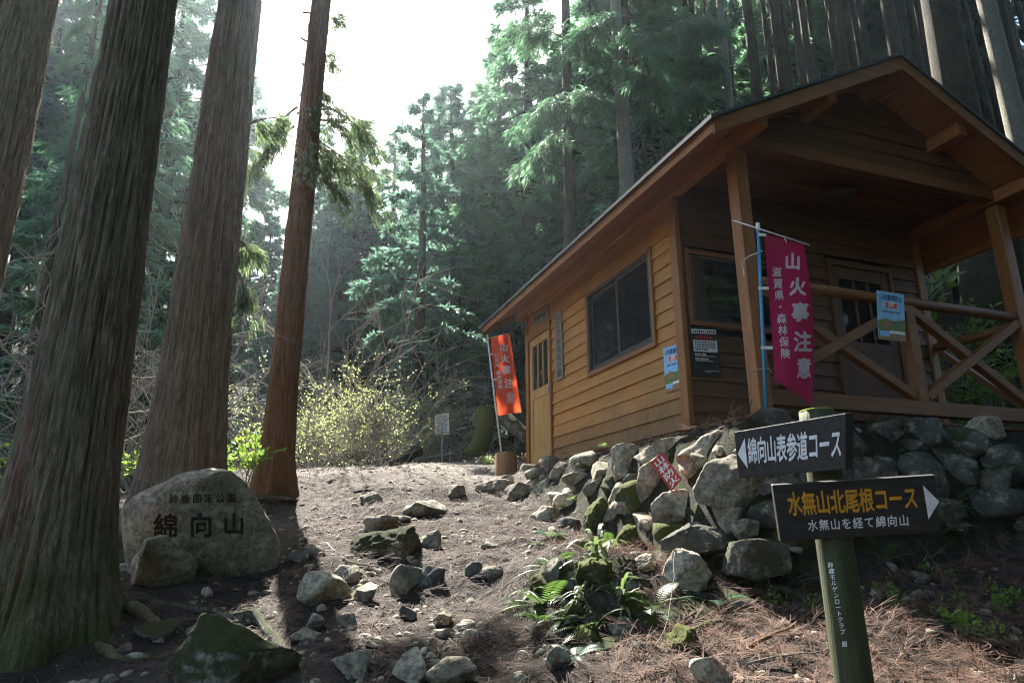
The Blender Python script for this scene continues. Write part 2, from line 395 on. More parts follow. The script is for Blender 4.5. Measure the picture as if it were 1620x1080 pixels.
# ------------------------------------------------------------------ ground
def axis(lo, hi, a, b, fine):
    core = list(np.arange(a, b + 1e-6, fine)); L = [a]; s = fine
    while L[-1] > lo: s *= 1.16; L.append(L[-1] - s)
    Rr = [core[-1]]; s = fine
    while Rr[-1] < hi: s *= 1.16; Rr.append(Rr[-1] + s)
    return np.array(L[1:][::-1] + core + Rr[1:])
gx = axis(-45, 45, -5, 6, .06); gy = axis(-25, 55, 2.2, 12.6, .06)
GX, GY = np.meshgrid(gx, gy); GZ = H(GX, GY); nx, ny = len(gx), len(gy)
ii = np.arange(nx * ny).reshape(ny, nx)
GF = np.stack([ii[:-1, :-1], ii[:-1, 1:], ii[1:, 1:], ii[1:, :-1]], -1).reshape(-1, 4)
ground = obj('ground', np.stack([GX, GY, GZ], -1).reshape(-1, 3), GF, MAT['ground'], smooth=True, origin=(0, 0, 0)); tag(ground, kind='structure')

# ------------------------------------------------------------------ hut
hut = thing('wooden_hut', HUT, 'small brown wooden mountain hut with gabled roof and railed porch on the stone bank', 'hut', rz=YAW)
def hb(name, m, parent=None, *boxes, bevel=.006):
    mb = MB()
    for q in boxes: mb.box(*q)
    return mb.obj(name, m, parent or hut, True, bevel=bevel)
EZ, RZ = 2.237, 3.395; OV, PO, FO = .578, 1.449, .547; XM = HW / 2
SL = (RZ - EZ) / (XM + OV)
def roofz(x, drop=0): return RZ - SL * abs(x - XM) - drop
PITCHB = .152
def plank_rows(z0, z1): 
    z = z0; 
    while z < z1 - .03: yield z, min(z + PITCHB, z1); z += PITCHB
rng = random.Random(5)
def siding_wall(name, axis, plane, lo, hi, z0, z1, openings, m, out, ztop=None):
    base = hb(name, m, None, ((plane - .02, plane + .02, lo, hi, z0, z1) if axis == 'y' else (lo, hi, plane - .02, plane + .02, z0, z1)) if not openings and ztop is None else ((plane + .03 * -out, plane + .031 * -out, lo, hi, z0, z0 + .05) if axis == 'y' else (lo, hi, plane + .03, plane + .031, z0, z0 + .05)), bevel=0)
    for a, b in plank_rows(z0, z1):
        spans = [(lo, hi)]
        for (o0, o1, oz0, oz1) in openings:
            if b > oz0 + .01 and a < oz1 - .01:
                n = []
                for s0, s1 in spans:
                    if o0 > s0: n.append((s0, min(o0, s1)))
                    if o1 < s1: n.append((max(o1, s0), s1))
                spans = [q for q in n if q[1] - q[0] > .02]
        for s0, s1 in spans:
            w = rng.uniform(-.003, .003); a0 = a + (.004 if a > z0 else 0)
            if ztop: 
                # clip plank ends under the gable slope
                ha, hb_ = (RZ - .045 - a0) / SL, (RZ - .045 - b - .012) / SL
                if hb_ < .08: continue
                A0, A1, B0, B1 = max(s0, XM - ha), min(s1, XM + ha), max(s0, XM - hb_), min(s1, XM + hb_)
                MB().hexa([(A0, plane + out * .034, a0), (A1, plane + out * .034, a0), (A1, plane, a0), (A0, plane, a0), (B0, plane + out * .012, b + .012), (B1, plane + out * .012, b + .012), (B1, plane, b + .012), (B0, plane, b + .012)]).obj('plank', m, base, True)
                continue
            prof = [(0, a0), (out * (.034 + w), a0), (out * (.012 + w), b + .012), (0, b + .012)]
            mb = MB()
            if axis == 'y': mb.prism(prof, lambda p: (plane + p[0], s0, p[1]), lambda p: (plane + p[0], s1, p[1]))
            else: mb.prism(prof, lambda p: (s0, plane + p[0], p[1]), lambda p: (s1, plane + p[0], p[1]))
            mb.obj('plank', m, base, True)
    return base
WIN = (.477, 1.946, .929, 1.924); DOOR = (3.127, 4.01, -.03, 1.936)
siding_wall('side_wall', 'y', 0, .0, HL, -.02, 2.52, [WIN, DOOR], MAT['siding'], -1)
FWIN = (.10, 1.42, 1.02, 1.72); FDOOR = (1.86, 2.78, .0, 1.90)
siding_wall('front_wall', 'x', 0, .0, HW, -.02, 2.5, [FWIN, FDOOR], MAT['siding_shaded'], -1)
hb('right_wall', MAT['siding'], None, (HW - .05, HW, .02, HL, 0, 2.5)); hb('rear_wall', MAT['siding_shaded'], None, (.02, HW - .06, HL - .04, HL, 0, 2.5))
hb('interior_floor', MAT['timber'], None, (.04, HW - .06, .04, HL - .05, -.05, .0))
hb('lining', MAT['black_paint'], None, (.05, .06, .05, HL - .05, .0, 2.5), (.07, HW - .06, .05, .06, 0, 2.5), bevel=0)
hb('corner_board', MAT['trim'], None, (-.048, .01, -.05, .075, -.04, 2.3)); hb('corner_board', MAT['trim'], None, (-.046, .0, HL - .06, HL + .03, -.1, 2.3))
hb('corner_board', MAT['trim'], None, (HW - .08, HW + .03, -.045, .02, -.04, 2.3)); hb('base_beam', MAT['timber'], None, (-.02, .10, .08, HL, -.14, -.025))
# side window
def window(y0, y1, z0, z1):
    fr_ = hb('window', MAT['trim'], None, (-.058, .0, y0 - .05, y1 + .05, z1, z1 + .05), (-.058, .0, y0 - .05, y1 + .05, z0 - .05, z0), (-.056, .0, y0 - .05, y0, z0, z1), (-.056, .0, y1, y1 + .05, z0, z1))
    hb('aluminium_frame', MAT['dark_alu'], fr_, (-.04, .03, y0, y1, z1 - .03, z1 - .001), (-.04, .03, y0, y1, z0 + .001, z0 + .03), (-.038, .03, y0 + .001, y0 + .025, z0 + .03, z1 - .03), (-.038, .03, y1 - .025, y1 - .001, z0 + .03, z1 - .03), bevel=.002)
    ym = (y0 + y1) / 2
    for a, b, x in ((y0 + .026, ym + .03, -.018), (ym - .03, y1 - .026, .008)):
        s = hb('sash', MAT['dark_alu'], fr_, (x - .012, x + .012, a, a + .04, z0 + .031, z1 - .031), (x - .012, x + .012, b - .04, b, z0 + .031, z1 - .031), (x - .011, x + .011, a + .04, b - .04, z0 + .031, z0 + .075), (x - .011, x + .011, a + .04, b - .04, z1 - .075, z1 - .031), bevel=.002)
        hb('pane', MAT['glass'], fr_, (x - .003, x + .003, a + .04, b - .04, z0 + .075, z1 - .075), bevel=0)
window(*WIN)
# side door
d0, d1, dz0, dz1 = DOOR
door = hb('side_door', MAT['door_wood'], None, (-.03, .01, d0 + .05, d0 + .15, dz0, dz1 - .09), (-.03, .01, d1 - .15, d1 - .05, dz0, dz1 - .09), (-.029, .01, d0 + .15, d1 - .15, dz0, dz0 + .2), (-.029, .01, d0 + .15, d1 - .15, .93, 1.07), (-.029, .01, d0 + .15, d1 - .15, dz1 - .2, dz1 - .09))
hb('door_frame', MAT['trim'], door, (-.06, .02, d0, d0 + .049, dz0, dz1), (-.06, .02, d1 - .049, d1, dz0, dz1), (-.061, .02, d0 - .002, d1 + .002, dz1 - .088, dz1 + .01))
pw = (d1 - d0 - .3) / 7
for i in range(7): hb('plank', MAT['door_wood'], door, (-.016, .006, d0 + .15 + i * pw + .002, d0 + .15 + (i + 1) * pw - .002, dz0 + .2, .93), bevel=.004)
gw = (d1 - d0 - .3) / 3
for i in range(3): hb('pane', MAT['glass'], door, (-.004, .002, d0 + .15 + i * gw + (.012 if i else 0), d0 + .15 + (i + 1) * gw - (.012 if i < 2 else 0), 1.07, dz1 - .2), bevel=0)
for i in (1, 2): hb('glazing_bar', MAT['door_wood'], door, (-.024, .004, d0 + .15 + i * gw - .012, d0 + .15 + i * gw + .012, 1.07, dz1 - .2), bevel=.003)
hb('handle', MAT['grey_steel'], door, (-.06, -.03, d0 + .08, d0 + .115, .92, 1.06), bevel=.006)
# front window and door
f0, f1, fz0, fz1 = FWIN
fw = hb('window', MAT['timber'], None, (f0 - .045, f1 + .045, -.055, 0, fz1, fz1 + .045), (f0 - .045, f1 + .045, -.055, 0, fz0 - .045, fz0), (f0 - .045, f0, -.053, 0, fz0, fz1), (f1, f1 + .045, -.053, 0, fz0, fz1))
for i in range(2):
    a = f0 + i * (f1 - f0) / 2; b = a + (f1 - f0) / 2
    hb('sash', MAT['dark_alu'], fw, (a, a + .035, -.03, -.008, fz0, fz1), (b - .035, b, -.03, -.008, fz0, fz1), (a + .035, b - .035, -.029, -.009, fz0, fz0 + .035), (a + .035, b - .035, -.029, -.009, fz1 - .035, fz1), bevel=.002)
    hb('pane', MAT['glass'], fw, (a + .035, b - .035, -.018, -.012, fz0 + .035, fz1 - .035), bevel=0)
f0, f1, fz0, fz1 = FDOOR
fd = hb('front_door', MAT['siding_shaded'], None, (f0 + .05, f0 + .15, -.03, .01, fz0, fz1 - .06), (f1 - .15, f1 - .05, -.03, .01, fz0, fz1 - .06), (f0 + .15, f1 - .15, -.029, .01, fz0, 1.0), (f0 + .15, f1 - .15, -.029, .01, fz1 - .2, fz1 - .06))
hb('door_frame', MAT['siding_shaded'], fd, (f0, f0 + .049, -.055, .02, fz0, fz1), (f1 - .049, f1, -.055, .02, fz0, fz1), (f0 - .002, f1 + .002, -.056, .02, fz1 - .058, fz1 + .01))
gw = (f1 - f0 - .3) / 3
for i in range(3): hb('pane', MAT['glass'], fd, (f0 + .15 + i * gw + .012, f0 + .15 + (i + 1) * gw - .012, -.006, .0, 1.0, fz1 - .2), bevel=0)
for i in (1, 2): hb('glazing_bar', MAT['siding_shaded'], fd, (f0 + .15 + i * gw - .012, f0 + .15 + i * gw + .012, -.024, .004, 1.0, fz1 - .2), bevel=.003)
# roof
def slope_slab(mb, side, x_in, x_out, y0, y1, t0, t1):
    s = -1 if side == 'l' else 1
    xs = (XM + s * x_in, XM + s * x_out)
    P = [(xs[0], y0, roofz(xs[0], t1)), (xs[1], y0, roofz(xs[1], t1)), (xs[1], y1, roofz(xs[1], t1)), (xs[0], y1, roofz(xs[0], t1)),
         (xs[0], y0, roofz(xs[0], t0)), (xs[1], y0, roofz(xs[1], t0)), (xs[1], y1, roofz(xs[1], t0)), (xs[0], y1, roofz(xs[0], t0))]
    return mb.hexa(P)
XR = XM + OV
roof = slope_slab(slope_slab(MB(), 'l', .0, XR + .02, -PO - .02, HL + FO + .02, -.012, .016), 'r', .0, XR + .02, -PO - .02, HL + FO + .02, -.012, .016).obj('roof', MAT['roof_metal'], hut, True)
for sd in 'lr':
    n = 11; st = XR / n
    for i in range(n): slope_slab(MB(), sd, i * st + .002, (i + 1) * st - .002, -PO + .03, HL + FO - .03, .018, .04).obj('soffit_board', MAT['soffit'], roof, True)
    slope_slab(MB(), sd, .0 if sd == 'l' else .001, XR, -PO, -PO + .029, .018, .155).obj('barge_board', MAT['timber'], roof, True, bevel=.004)
    slope_slab(MB(), sd, .0 if sd == 'l' else .001, XR, HL + FO - .029, HL + FO, .018, .155).obj('barge_board', MAT['timber'], roof, True, bevel=.004)
    slope_slab(MB(), sd, XR - .03, XR - .001, -PO + .03, HL + FO - .03, .041, .125).obj('eave_board', MAT['soffit'], roof, True, bevel=.004)
    slope_slab(MB(), sd, XR - .005, XR + .045, -PO - .03, HL + FO + .03, -.0145, .022).obj('drip_edge', MAT['roof_metal'], roof, True)
ridge = MB().tube([(XM, -PO + .01, RZ + .006), (XM, HL + FO + .03, RZ + .006)], .022, 8).obj('ridge_cap', MAT['roof_metal'], roof, True)
for x in (.0, .82, XM, HW - .82, HW):
    t = roofz(x, .045 + SL * .055); hb('purlin', MAT['soffit'], roof, (x - .055, x + .055, -PO + .1, HL + FO - .1, t - .13, t), bevel=.008)
# porch
for x in (.0, HW): 
    hb('porch_post', MAT['trim'], None, (x - .065, x + .065, -HP - .065, -HP + .065, -.06, 2.30), bevel=.01)
hb('tie_beam', MAT['timber'], None, (-.05, HW + .05, -HP - .05, -HP + .05, 2.33 + .03, 2.48), bevel=.008)
siding_wall('gable_wall', 'x', -HP, .0, HW, 2.48, 3.34, [], MAT['siding_shaded'], -1, True)
siding_wall('rear_gable', 'x', .02, .0, HW, 2.5, 3.34, [], MAT['siding_shaded'], -1, True)
n = 9; cw = HW / n
ceil = hb('porch_ceiling', MAT['timber'], None, (.0, HW, -.5, -.44, 2.43, 2.48))
for i in range(n): hb('ceiling_board', MAT['siding_shaded'], ceil, (i * cw + .002, (i + 1) * cw - .002, -HP + .055, -.04, 2.485, 2.50), bevel=.002)
hb('porch_beam', MAT['timber'], None, (-.055, .055, -HP - .1, -.052, -.185, -.065), bevel=.008); hb('porch_beam', MAT['timber'], None, (HW - .05, HW + .05, -HP, -.05, -.18, -.06), bevel=.008)
deck = hb('porch_floor', MAT['timber'], None, (.06, HW - .06, -.55, -.45, -.15, -.032))
for i in range(6): hb('deck_board', MAT['timber'], deck, (.058, HW - .058, -HP + .05 + i * .148, -HP + .05 + i * .148 + .143, -.03, .0), bevel=.004)
rail = MB().tube([(.06, -HP, 1.093), (HW - .06, -HP, 1.093)], .05, 14).obj('railing', MAT['timber'], hut, True, smooth=True)
hb('lower_rail', MAT['timber'], rail, (.066, HW - .066, -HP - .05, -HP + .05, .03, .158)); hb('rail_post', MAT['timber'], rail, (1.70, 1.80, -HP - .048, -HP + .048, .16, 1.05))
def strut(p, q, r=.04, dy=0.0):
    p = np.array(p); q = np.array(q); d = unit(q - p); n_ = np.array([-d[2], 0, d[0]]) * r; y = np.array([0, r, 0]); mb = MB()
    P = [p - n_ - y, q - n_ - y, q - n_ + y, p - n_ + y, p + n_ - y, q + n_ - y, q + n_ + y, p + n_ + y]
    return mb.hexa(P).obj('brace', MAT['timber'], rail, True, bevel=.006)
for x0, x1 in ((.07, 1.70), (1.80, HW - .07)):
    strut((x0, -HP - .012, .2), (x1, -HP - .012, 1.03)); strut((x0, -HP + .012, 1.03), (x1, -HP + .012, .2), .038)
MB().tube([(HW, -HP + .06, 1.02), (HW, -.05, 1.02)], .048, 12).obj('side_rail', MAT['timber'], rail, True, smooth=True)
mb = MB(); mb.hexa([(HW - .035, -HP + .07, .2), (HW + .035, -HP + .07, .2), (HW + .035, -HP + .14, .2), (HW - .035, -HP + .14, .2), (HW - .035, -.13, .97), (HW + .035, -.13, .97), (HW + .035, -.06, .97), (HW - .035, -.06, .97)]).obj('brace', MAT['timber'], rail, True)
lamp = MB().tube([(1.65, -.5, 2.43), (1.65, -.5, 2.40), (1.65, -.5, 2.37)], [.13, .17, .15], 20).obj('ceiling_lamp', MAT['dark_alu'], hut, True, smooth=True)

def flat_panel(name, TL, TR, BR, BL, th, m, label, cat, bend=0, extra=()):
    """thin panel from its four front corners, thickness th backwards"""
    TL, TR, BR, BL = [np.array(q, float) for q in (TL, TR, BR, BL)]; n_ = unit(np.cross(TR - TL, TL - BL))
    if np.dot(n_, EYE - TL) < 0: n_ = -n_
    o = thing(name, (TL + TR + BR + BL) / 4 - np.array([0, 0, np.linalg.norm(TL - BL) / 2]), label, cat)
    MB().hexa([BL - n_ * th, BR - n_ * th, BR, BL, TL - n_ * th, TR - n_ * th, TR, TL]).obj('panel', m, o)
    return o, lambda lift: quad_fn(TL, TR, BR, BL, lift)
def rects(name, L, fn, m, parent):
    V, F = [], []
    for u0, v0, u1, v1 in L:
        k = len(V); V += [fn(u0, v0), fn(u1, v0), fn(u1, v1), fn(u0, v1)]; F.append((k, k+1, k+2, k+3))
    o = obj(name, V, F, m, parent)
    if len(L) > 1: o['kind'] = 'stuff'
    return o
def poly(name, P, fn, m, parent): return obj(name, [fn(*p) for p in P], [tuple(range(len(P)))], m, parent)
def marks(rows, rnd):
    L = []
    for v, h, a, b, cw_ in rows:
        u = a
        while u < b: w = cw_ * rnd.uniform(.5, .85); L.append((u, v, min(u + w, b), v + h)); u += cw_
    return L
def fire_poster(corners, label):
    p, fn = flat_panel('poster', *corners, .004, MAT['poster_blue'], label, 'poster')
    f = fn(.0012)
    poly('picture', [(0, .62), (.3, .56), (.6, .60), (1, .54), (1, .80), (0, .82)], f, MAT['poster_green'], p)
    poly('picture', [(0, .825), (1, .805), (1, 1), (0, 1)], f, MAT['poster_brown'], p)
    poly('picture', [(.15, .60), (.42, .575), (.55, .68), (.3, .74), (.12, .70)], fn(.002), MAT['poster_brown'], p)
    rects('picture', [(.42, .80, .98, .86)], fn(.002), MAT['poster_white'], p); rects('picture', [(.05, .82, .42, .93)], fn(.002), MAT['poster_blue'], p)
    lettering('lettering', flip(row('山岳遭難防止', .07, .93, .115, .13)), f, MAT['poster_ink'], p, bold=.03)
    rects('lettering_ground', [(.26, .21, .74, .34)], f, MAT['poster_white'], p)
    lettering('lettering', flip(row('登山届', .27, .73, .275, .13)), fn(.002), MAT['poster_red'], p, bold=.04)
    rects('small_print', marks([(.40, .035, .18, .82, .06)], random.Random(2)), f, MAT['poster_ink'], p)
    return p
yy = lambda px, py: None
def on_side(px, py, off=.042):
    """point on the side wall plane (hut x = -off) seen at a pixel"""
    n_ = np.array([cY, sY, 0]); r = pray(px, py); p0 = hw(-off, 0, 0); return EYE + r * (np.dot(p0 - EYE, n_) / np.dot(r, n_))
def on_front(px, py, a=-.045):
    n_ = np.array([-sY, cY, 0]); r = pray(px, py); p0 = hw(0, a, 0); return EYE + r * (np.dot(p0 - EYE, n_) / np.dot(r, n_))
fire_poster([on_side(1049, 551), on_side(1079, 543), on_side(1083, 612), on_side(1053, 622)], 'light blue poster pinned to the side wall beside the hut corner')
fire_poster([on_front(1387, 459, -HP - .06), on_front(1430, 466, -HP - .06), on_front(1433, 541, -HP - .06), on_front(1390, 536, -HP - .06)], 'light blue poster hung on the porch railing')
bp, fn = flat_panel('notice_board', on_front(1092, 517), on_front(1134, 519), on_front(1141, 596), on_front(1098, 593), .012, MAT['poster_black'], 'black notice with white and red lettering on the porch front wall', 'notice')
f = fn(.0015); rects('notice_field', [(.03, .04, .95, .13), (.06, .27, .95, .51)], f, MAT['poster_white'], bp)
rects('small_print', marks([(.065, .045, .07, .92, .075), (.295, .03, .12, .9, .06), (.345, .03, .12, .9, .06), (.395, .03, .12, .9, .06), (.445, .03, .12, .6, .06)], random.Random(3)), fn(.0025), MAT['poster_black'], bp)
lettering('lettering', flip(row('★危険★', .12, .82, .205, .10)), f, MAT['poster_red'], bp, bold=.03)
rects('small_print', marks([(.545, .035, .1, .5, .05), (.59, .015, .1, .85, .04), (.64, .035, .1, .6, .05), (.69, .015, .1, .75, .04), (.89, .012, .4, .95, .04), (.92, .012, .4, .65, .04)], random.Random(4)), f, MAT['poster_white'], bp)
nb, fn = flat_panel('name_board', on_side(877, 495, .05), on_side(887, 489, .05), on_side(890.5, 597, .05), on_side(880, 603, .05), .02, MAT['grey_wood'], 'tall weathered name board with black letters beside the hut door', 'name board')
lettering('lettering', flip(column('ヒミズ谷出合小屋', .5, .04, .96, .72)), fn(.0015), MAT['black_paint'], nb, bold=.035)
pb, fn = flat_panel('name_plate', on_side(843, 497, .05), on_side(867, 482, .05), on_side(868, 503, .05), on_side(844, 517, .05), .015, MAT['grey_wood'], 'faded wooden plate above the hut door', 'plate')
rects('lettering', marks([(.35, .3, .12, .88, .15)], random.Random(8)), fn(.0015), MAT['dark_board'], pb)

# ------------------------------------------------------------------ rocks
def ico(sub):
    b = bmesh.new(); bmesh.ops.create_icosphere(b, subdivisions=sub, radius=1); b.verts.index_update()
    V = np.array([v.co for v in b.verts]); F = np.array([[v.index for v in f.verts] for f in b.faces]); b.free(); return V, F
ICO = {k: ico(k) for k in (2, 3, 4, 5)}
def rock_mesh(seed, dims, sub=4, cuts=13, rough=.055, lo=.36, hi=.8):
    rs = np.random.RandomState(seed); V, F = ICO[sub]; P = V * (1 + .12 * fbm(V * 1.3 + seed * 3.7, 2, seed)[:, None])
    for k in range(cuts):
        n_ = unit(rs.normal(size=3)); d = rs.uniform(lo, hi); s = np.maximum(0, P @ n_ - d); P = P - n_ * s[:, None] * .93
    nrm = unit(P); P = P + nrm * (rough * fbm(P * 2.4 + seed, 3, seed)[:, None] + rough * .4 * fbm(P * 8 + seed, 2, seed + 9)[:, None])
    ext = (P.max(0) - P.min(0)) / 2; P = (P - (P.max(0) + P.min(0)) / 2) / ext
    return P * np.array(dims) / 2, F
def rotz(P, a): c, s = math.cos(a), math.sin(a); return np.stack([P[:, 0] * c - P[:, 1] * s, P[:, 0] * s + P[:, 1] * c, P[:, 2]], -1)
def ground_rock(px, py, w, h, seed, m, sub=4, cuts=13, deep=.85, sink=.22, tilt=0):
    """rock standing on the ground: pixel centre and size"""
    base, dep = ghit(px, py + h * .42); W_ = w / FPX * dep; H_ = h / FPX * dep
    P, F = rock_mesh(seed, (W_, W_ * deep, H_ * (1 + sink)), sub, cuts)
    if tilt: c, s = math.cos(tilt), math.sin(tilt); P = np.stack([P[:, 0] * c - P[:, 2] * s, P[:, 1], P[:, 0] * s + P[:, 2] * c], -1)
    cen = base + np.array([0, W_ * deep * .35, H_ * .33]); 
    return P + cen, F, base, dep
def path_rock(px, py, w, h, seed, m, label, name='rock', **k):
    P, F, b, d = ground_rock(px, py, w, h, seed, m, **k); return tag(obj(name, P, F, MAT[m], smooth=True), label, 'rock', 'stones lying on the footpath')
def outline_rock(pts, depth, thick, seed, facet=5, rough=.05, nr=22, na=96, power=2.2, lean=0.0):
    """boulder whose outline is given by its own contour at a distance; real thickness thick (m)"""
    P = np.array([pd(x, y, depth) for x, y in pts]); c = P.mean(0)
    Q = np.vstack([P, P[:1]]); seg = np.linalg.norm(np.diff(Q, axis=0), axis=1); cum = np.r_[0, np.cumsum(seg)]; t = np.linspace(0, cum[-1], na, endpoint=False)
    O = np.stack([np.interp(t, cum, Q[:, i]) for i in range(3)], -1)
    for _ in range(3): O = (np.roll(O, 1, 0) + 2 * O + np.roll(O, -1, 0)) / 4
    fw = unit(c - EYE); rs = np.random.RandomState(seed); V = []; rings = []
    ks = np.sin(np.linspace(0, 1, nr + 1)[1:] * math.pi / 2)
    V.append(c - fw * thick * .5)
    for k in ks:
        bul = (max(0, 1 - k ** power)) ** (1 / power)
        V += list(c + (O - c) * k - fw * thick * .5 * bul)
    nf = 1 + nr * na
    for k in ks[::-1][1:]:
        bul = (max(0, 1 - k ** power)) ** (1 / power)
        V += list(c + (O - c) * k + fw * thick * .5 * bul)
    V.append(c + fw * thick * .5); V = np.array(V)
    nring = 2 * nr - 1; F = []
    for j in range(na): F.append((0, 1 + (j + 1) % na, 1 + j))
    for i in range(nring - 1):
        for j in range(na):
            a = 1 + i * na + j; b = 1 + i * na + (j + 1) % na; F.append((a, b, b + na, a + na))
    last = len(V) - 1
    for j in range(na): F.append((last, 1 + (nring - 1) * na + j, 1 + (nring - 1) * na + (j + 1) % na))
    size = np.abs(O - c).max()
    for k in range(facet):
        n_ = unit(-fw + rs.normal(size=3) * .7); hgt = (V - c) @ n_; d = hgt.max() * rs.uniform(.5, .88); s = np.maximum(0, hgt - d); V = V - n_ * s[:, None] * .95
    nn = unit(V - c); V = V + nn * size * (rough * fbm((V - c) / size * 2.5 + seed, 3, seed)[:, None] + rough * .35 * fbm((V - c) / size * 9 + seed, 2, seed + 5)[:, None])
    return V, F, c, fw

wall = thing('stone_retaining_wall', hw(.6, -1.6, -.9), 'dry stone bank of pale and mossy boulders holding up the hut', 'stone wall')
OUT = [
 ([(963,712),(985,699),(1005,703),(1021,722),(1012,745),(1003,770),(975,764),(964,752)], 6.05, .34, 'rock_pale'),
 ([(1007,800),(1008,745),(1018,722),(1035,711),(1070,712),(1064,735),(1047,770),(1042,795),(1025,802)], 5.7, .36, 'rock_brown'),
 ([(1001,830),(1022,805),(1048,780),(1080,772),(1110,788),(1130,815),(1095,822),(1060,826),(1035,836)], 5.25, .5, 'rock_pale'),
 ([(1090,775),(1108,745),(1125,728),(1160,717),(1225,720),(1255,770),(1218,805),(1155,826),(1130,818),(1103,797)], 5.2, .6, 'rock_brown'),
 ([(1061,740),(1068,715),(1095,705),(1110,690),(1145,676),(1167,680),(1165,710),(1115,722),(1085,746)], 5.6, .45, 'rock_pale'),
 ([(1028,716),(1033,697),(1060,690),(1097,687),(1100,708),(1060,717)], 6.0, .3, 'rock_grey'),
 ([(1083,846),(1105,872),(1128,908),(1118,924),(1098,952),(1070,967),(1044,960),(1037,925),(1052,890),(1068,862)], 4.55, .30, 'rock_pale'),
 ([(922,850),(925,815),(938,788),(955,784),(964,800),(960,840),(945,852)], 5.55, .3, 'rock_moss_full'),
 ([(971,880),(975,850),(988,830),(1006,832),(1012,855),(1003,882)], 5.0, .3, 'rock_moss_full'),
 ([(999,905),(1003,884),(1020,873),(1040,877),(1036,900),(1015,908)], 4.8, .25, 'rock_pale'),
 ([(1043,1035),(1050,1003),(1072,988),(1100,993),(1108,1025),(1085,1042)], 4.0, .3, 'rock_moss_full'),
 ([(1160,850),(1158,826),(1180,818),(1202,824),(1200,846),(1178,855)], 5.0, .3, 'rock_grey'),
 ([(1035,870),(1050,838),(1100,828),(1160,840),(1155,870),(1090,880)], 5.05, .5, 'rock_dark'),
 ([(1130,905),(1150,860),(1200,850),(1250,862),(1255,905),(1190,925)], 4.95, .5, 'rock_moss'),
 ([(1505,690),(1520,664),(1545,655),(1580,660),(1592,690),(1560,705),(1525,702)], 5.5, .4, 'rock_pale'),
 ([(1575,672),(1600,650),(1650,645),(1670,690),(1620,705),(1585,700)], 5.45, .5, 'rock_grey'),
 ([(845,900),(852,886),(880,880),(906,886),(908,915),(892,945),(862,938)], 4.95, .3, 'rock_moss'),
 ([(905,925),(908,893),(935,880),(968,888),(970,915),(945,935)], 4.95, .3, 'rock_moss_full'),
 ([(742,785),(750,765),(785,757),(818,760),(824,785),(790,797),(757,796)], 7.4, .45, 'rock_brown'),
 ([(860,795),(868,785),(895,780),(921,786),(924,800),(898,810),(872,808)], 6.2, .35, 'rock_pale'),
 ([(833,838),(838,815),(858,800),(885,803),(893,822),(870,838)], 6.0, .35, 'rock_pale'),
 ([(790,792),(800,768),(825,762),(850,770),(852,795),(825,806)], 6.5, .4, 'rock_grey'),
 ([(860,1060),(864,1035),(880,1020),(900,1026),(905,1055),(884,1066)], 4.0, .25, 'rock_grey'),
]
for i, (pts, dep, th, m) in enumerate(OUT):
    mp = np.mean(pts, 0); dep = ghit(*mp)[1] - (.1 if mp[1] < 830 else .38) * th
    V, F, c, fw = outline_rock(pts, dep, th, 40 + i, facet=11 if 'moss_full' not in m else 2, rough=.05 if 'moss_full' not in m else .09)
    obj('boulder', V, F, MAT[m], wall, smooth=True)
# fill the face of the bank: hut-frame positions
rs = np.random.RandomState(11); k = 0
def bank_boulder(px, py, w, h, dep, m, seed, cuts=13):
    dep = ghit(px, py)[1] + .02
    W_, H_ = w / FPX * dep, h / FPX * dep; P, F = rock_mesh(seed, (W_, W_ * .9, H_), 3, cuts, .05, .28, .75); P = rotz(P, seed * 1.3)
    obj('boulder', P + pd(px, py, dep) + np.array([0, W_ * .12, 0]), F, MAT[m], wall, smooth=True)
fill = [(905,722,40,28,6.7),(930,735,42,40,6.6),(952,752,36,40,6.4),(915,760,46,30,6.6),(890,745,40,30,7),(872,735,36,26,7.4),(852,752,36,24,7.6),(838,742,40,18,8.2),(862,768,40,26,7),(905,780,40,26,6.5),
 (945,770,36,30,6.2),(985,785,46,40,5.9),(970,810,46,40,5.7),(1000,770,36,36,5.9),(1030,825,46,30,5.35),(1190,700,60,36,5.6),(1230,712,64,44,5.5),(1275,690,70,40,5.6),(1330,695,84,56,5.5),(1400,690,80,50,5.6),(1455,692,70,56,5.55),
 (1240,760,80,64,5.3),(1300,750,90,70,5.3),(1375,755,96,74,5.25),(1450,755,90,70,5.3),(1515,742,80,60,5.35),(1580,740,84,64,5.4),(1640,750,90,70,5.4),(1230,830,90,70,5.05),(1310,820,90,66,5.1),(1395,820,100,60,5.1),(1480,812,100,60,5.15),(1560,805,100,54,5.2),(1630,800,90,54,5.25),
 (1120,850,70,44,5.0),(1070,850,60,40,5.05),(985,905,50,40,4.8),(960,960,60,40,4.4),(1010,960,60,44,4.4),(1110,975,70,50,4.35),(1160,960,80,56,4.5),(925,1015,70,44,4.1),(960,1030,60,36,4.0),(1020,1035,50,36,4.0),(880,855,40,26,5.5),(900,830,40,24,5.8),(1100,735,50,40,5.5),(1215,690,60,30,5.75)]
for i, (px, py, w, h, dep) in enumerate(fill):
    m = ['rock_grey', 'rock_dark', 'rock_brown', 'rock_grey'][i % 4]
    if px > 1200: m = ['rock_dark', 'rock_moss', 'rock_dark', 'rock_moss'][i % 4]
    if py > 840 : m = ['rock_moss', 'rock_dark', 'rock_moss_full'][i % 3]
    if px < 960 and py < 800: m = ['rock_pale', 'rock_grey', 'rock_grey', 'rock_brown'][i % 4]
    bank_boulder(px, py, w * 1.15, h * 1.15, dep + .12, m, 200 + i)

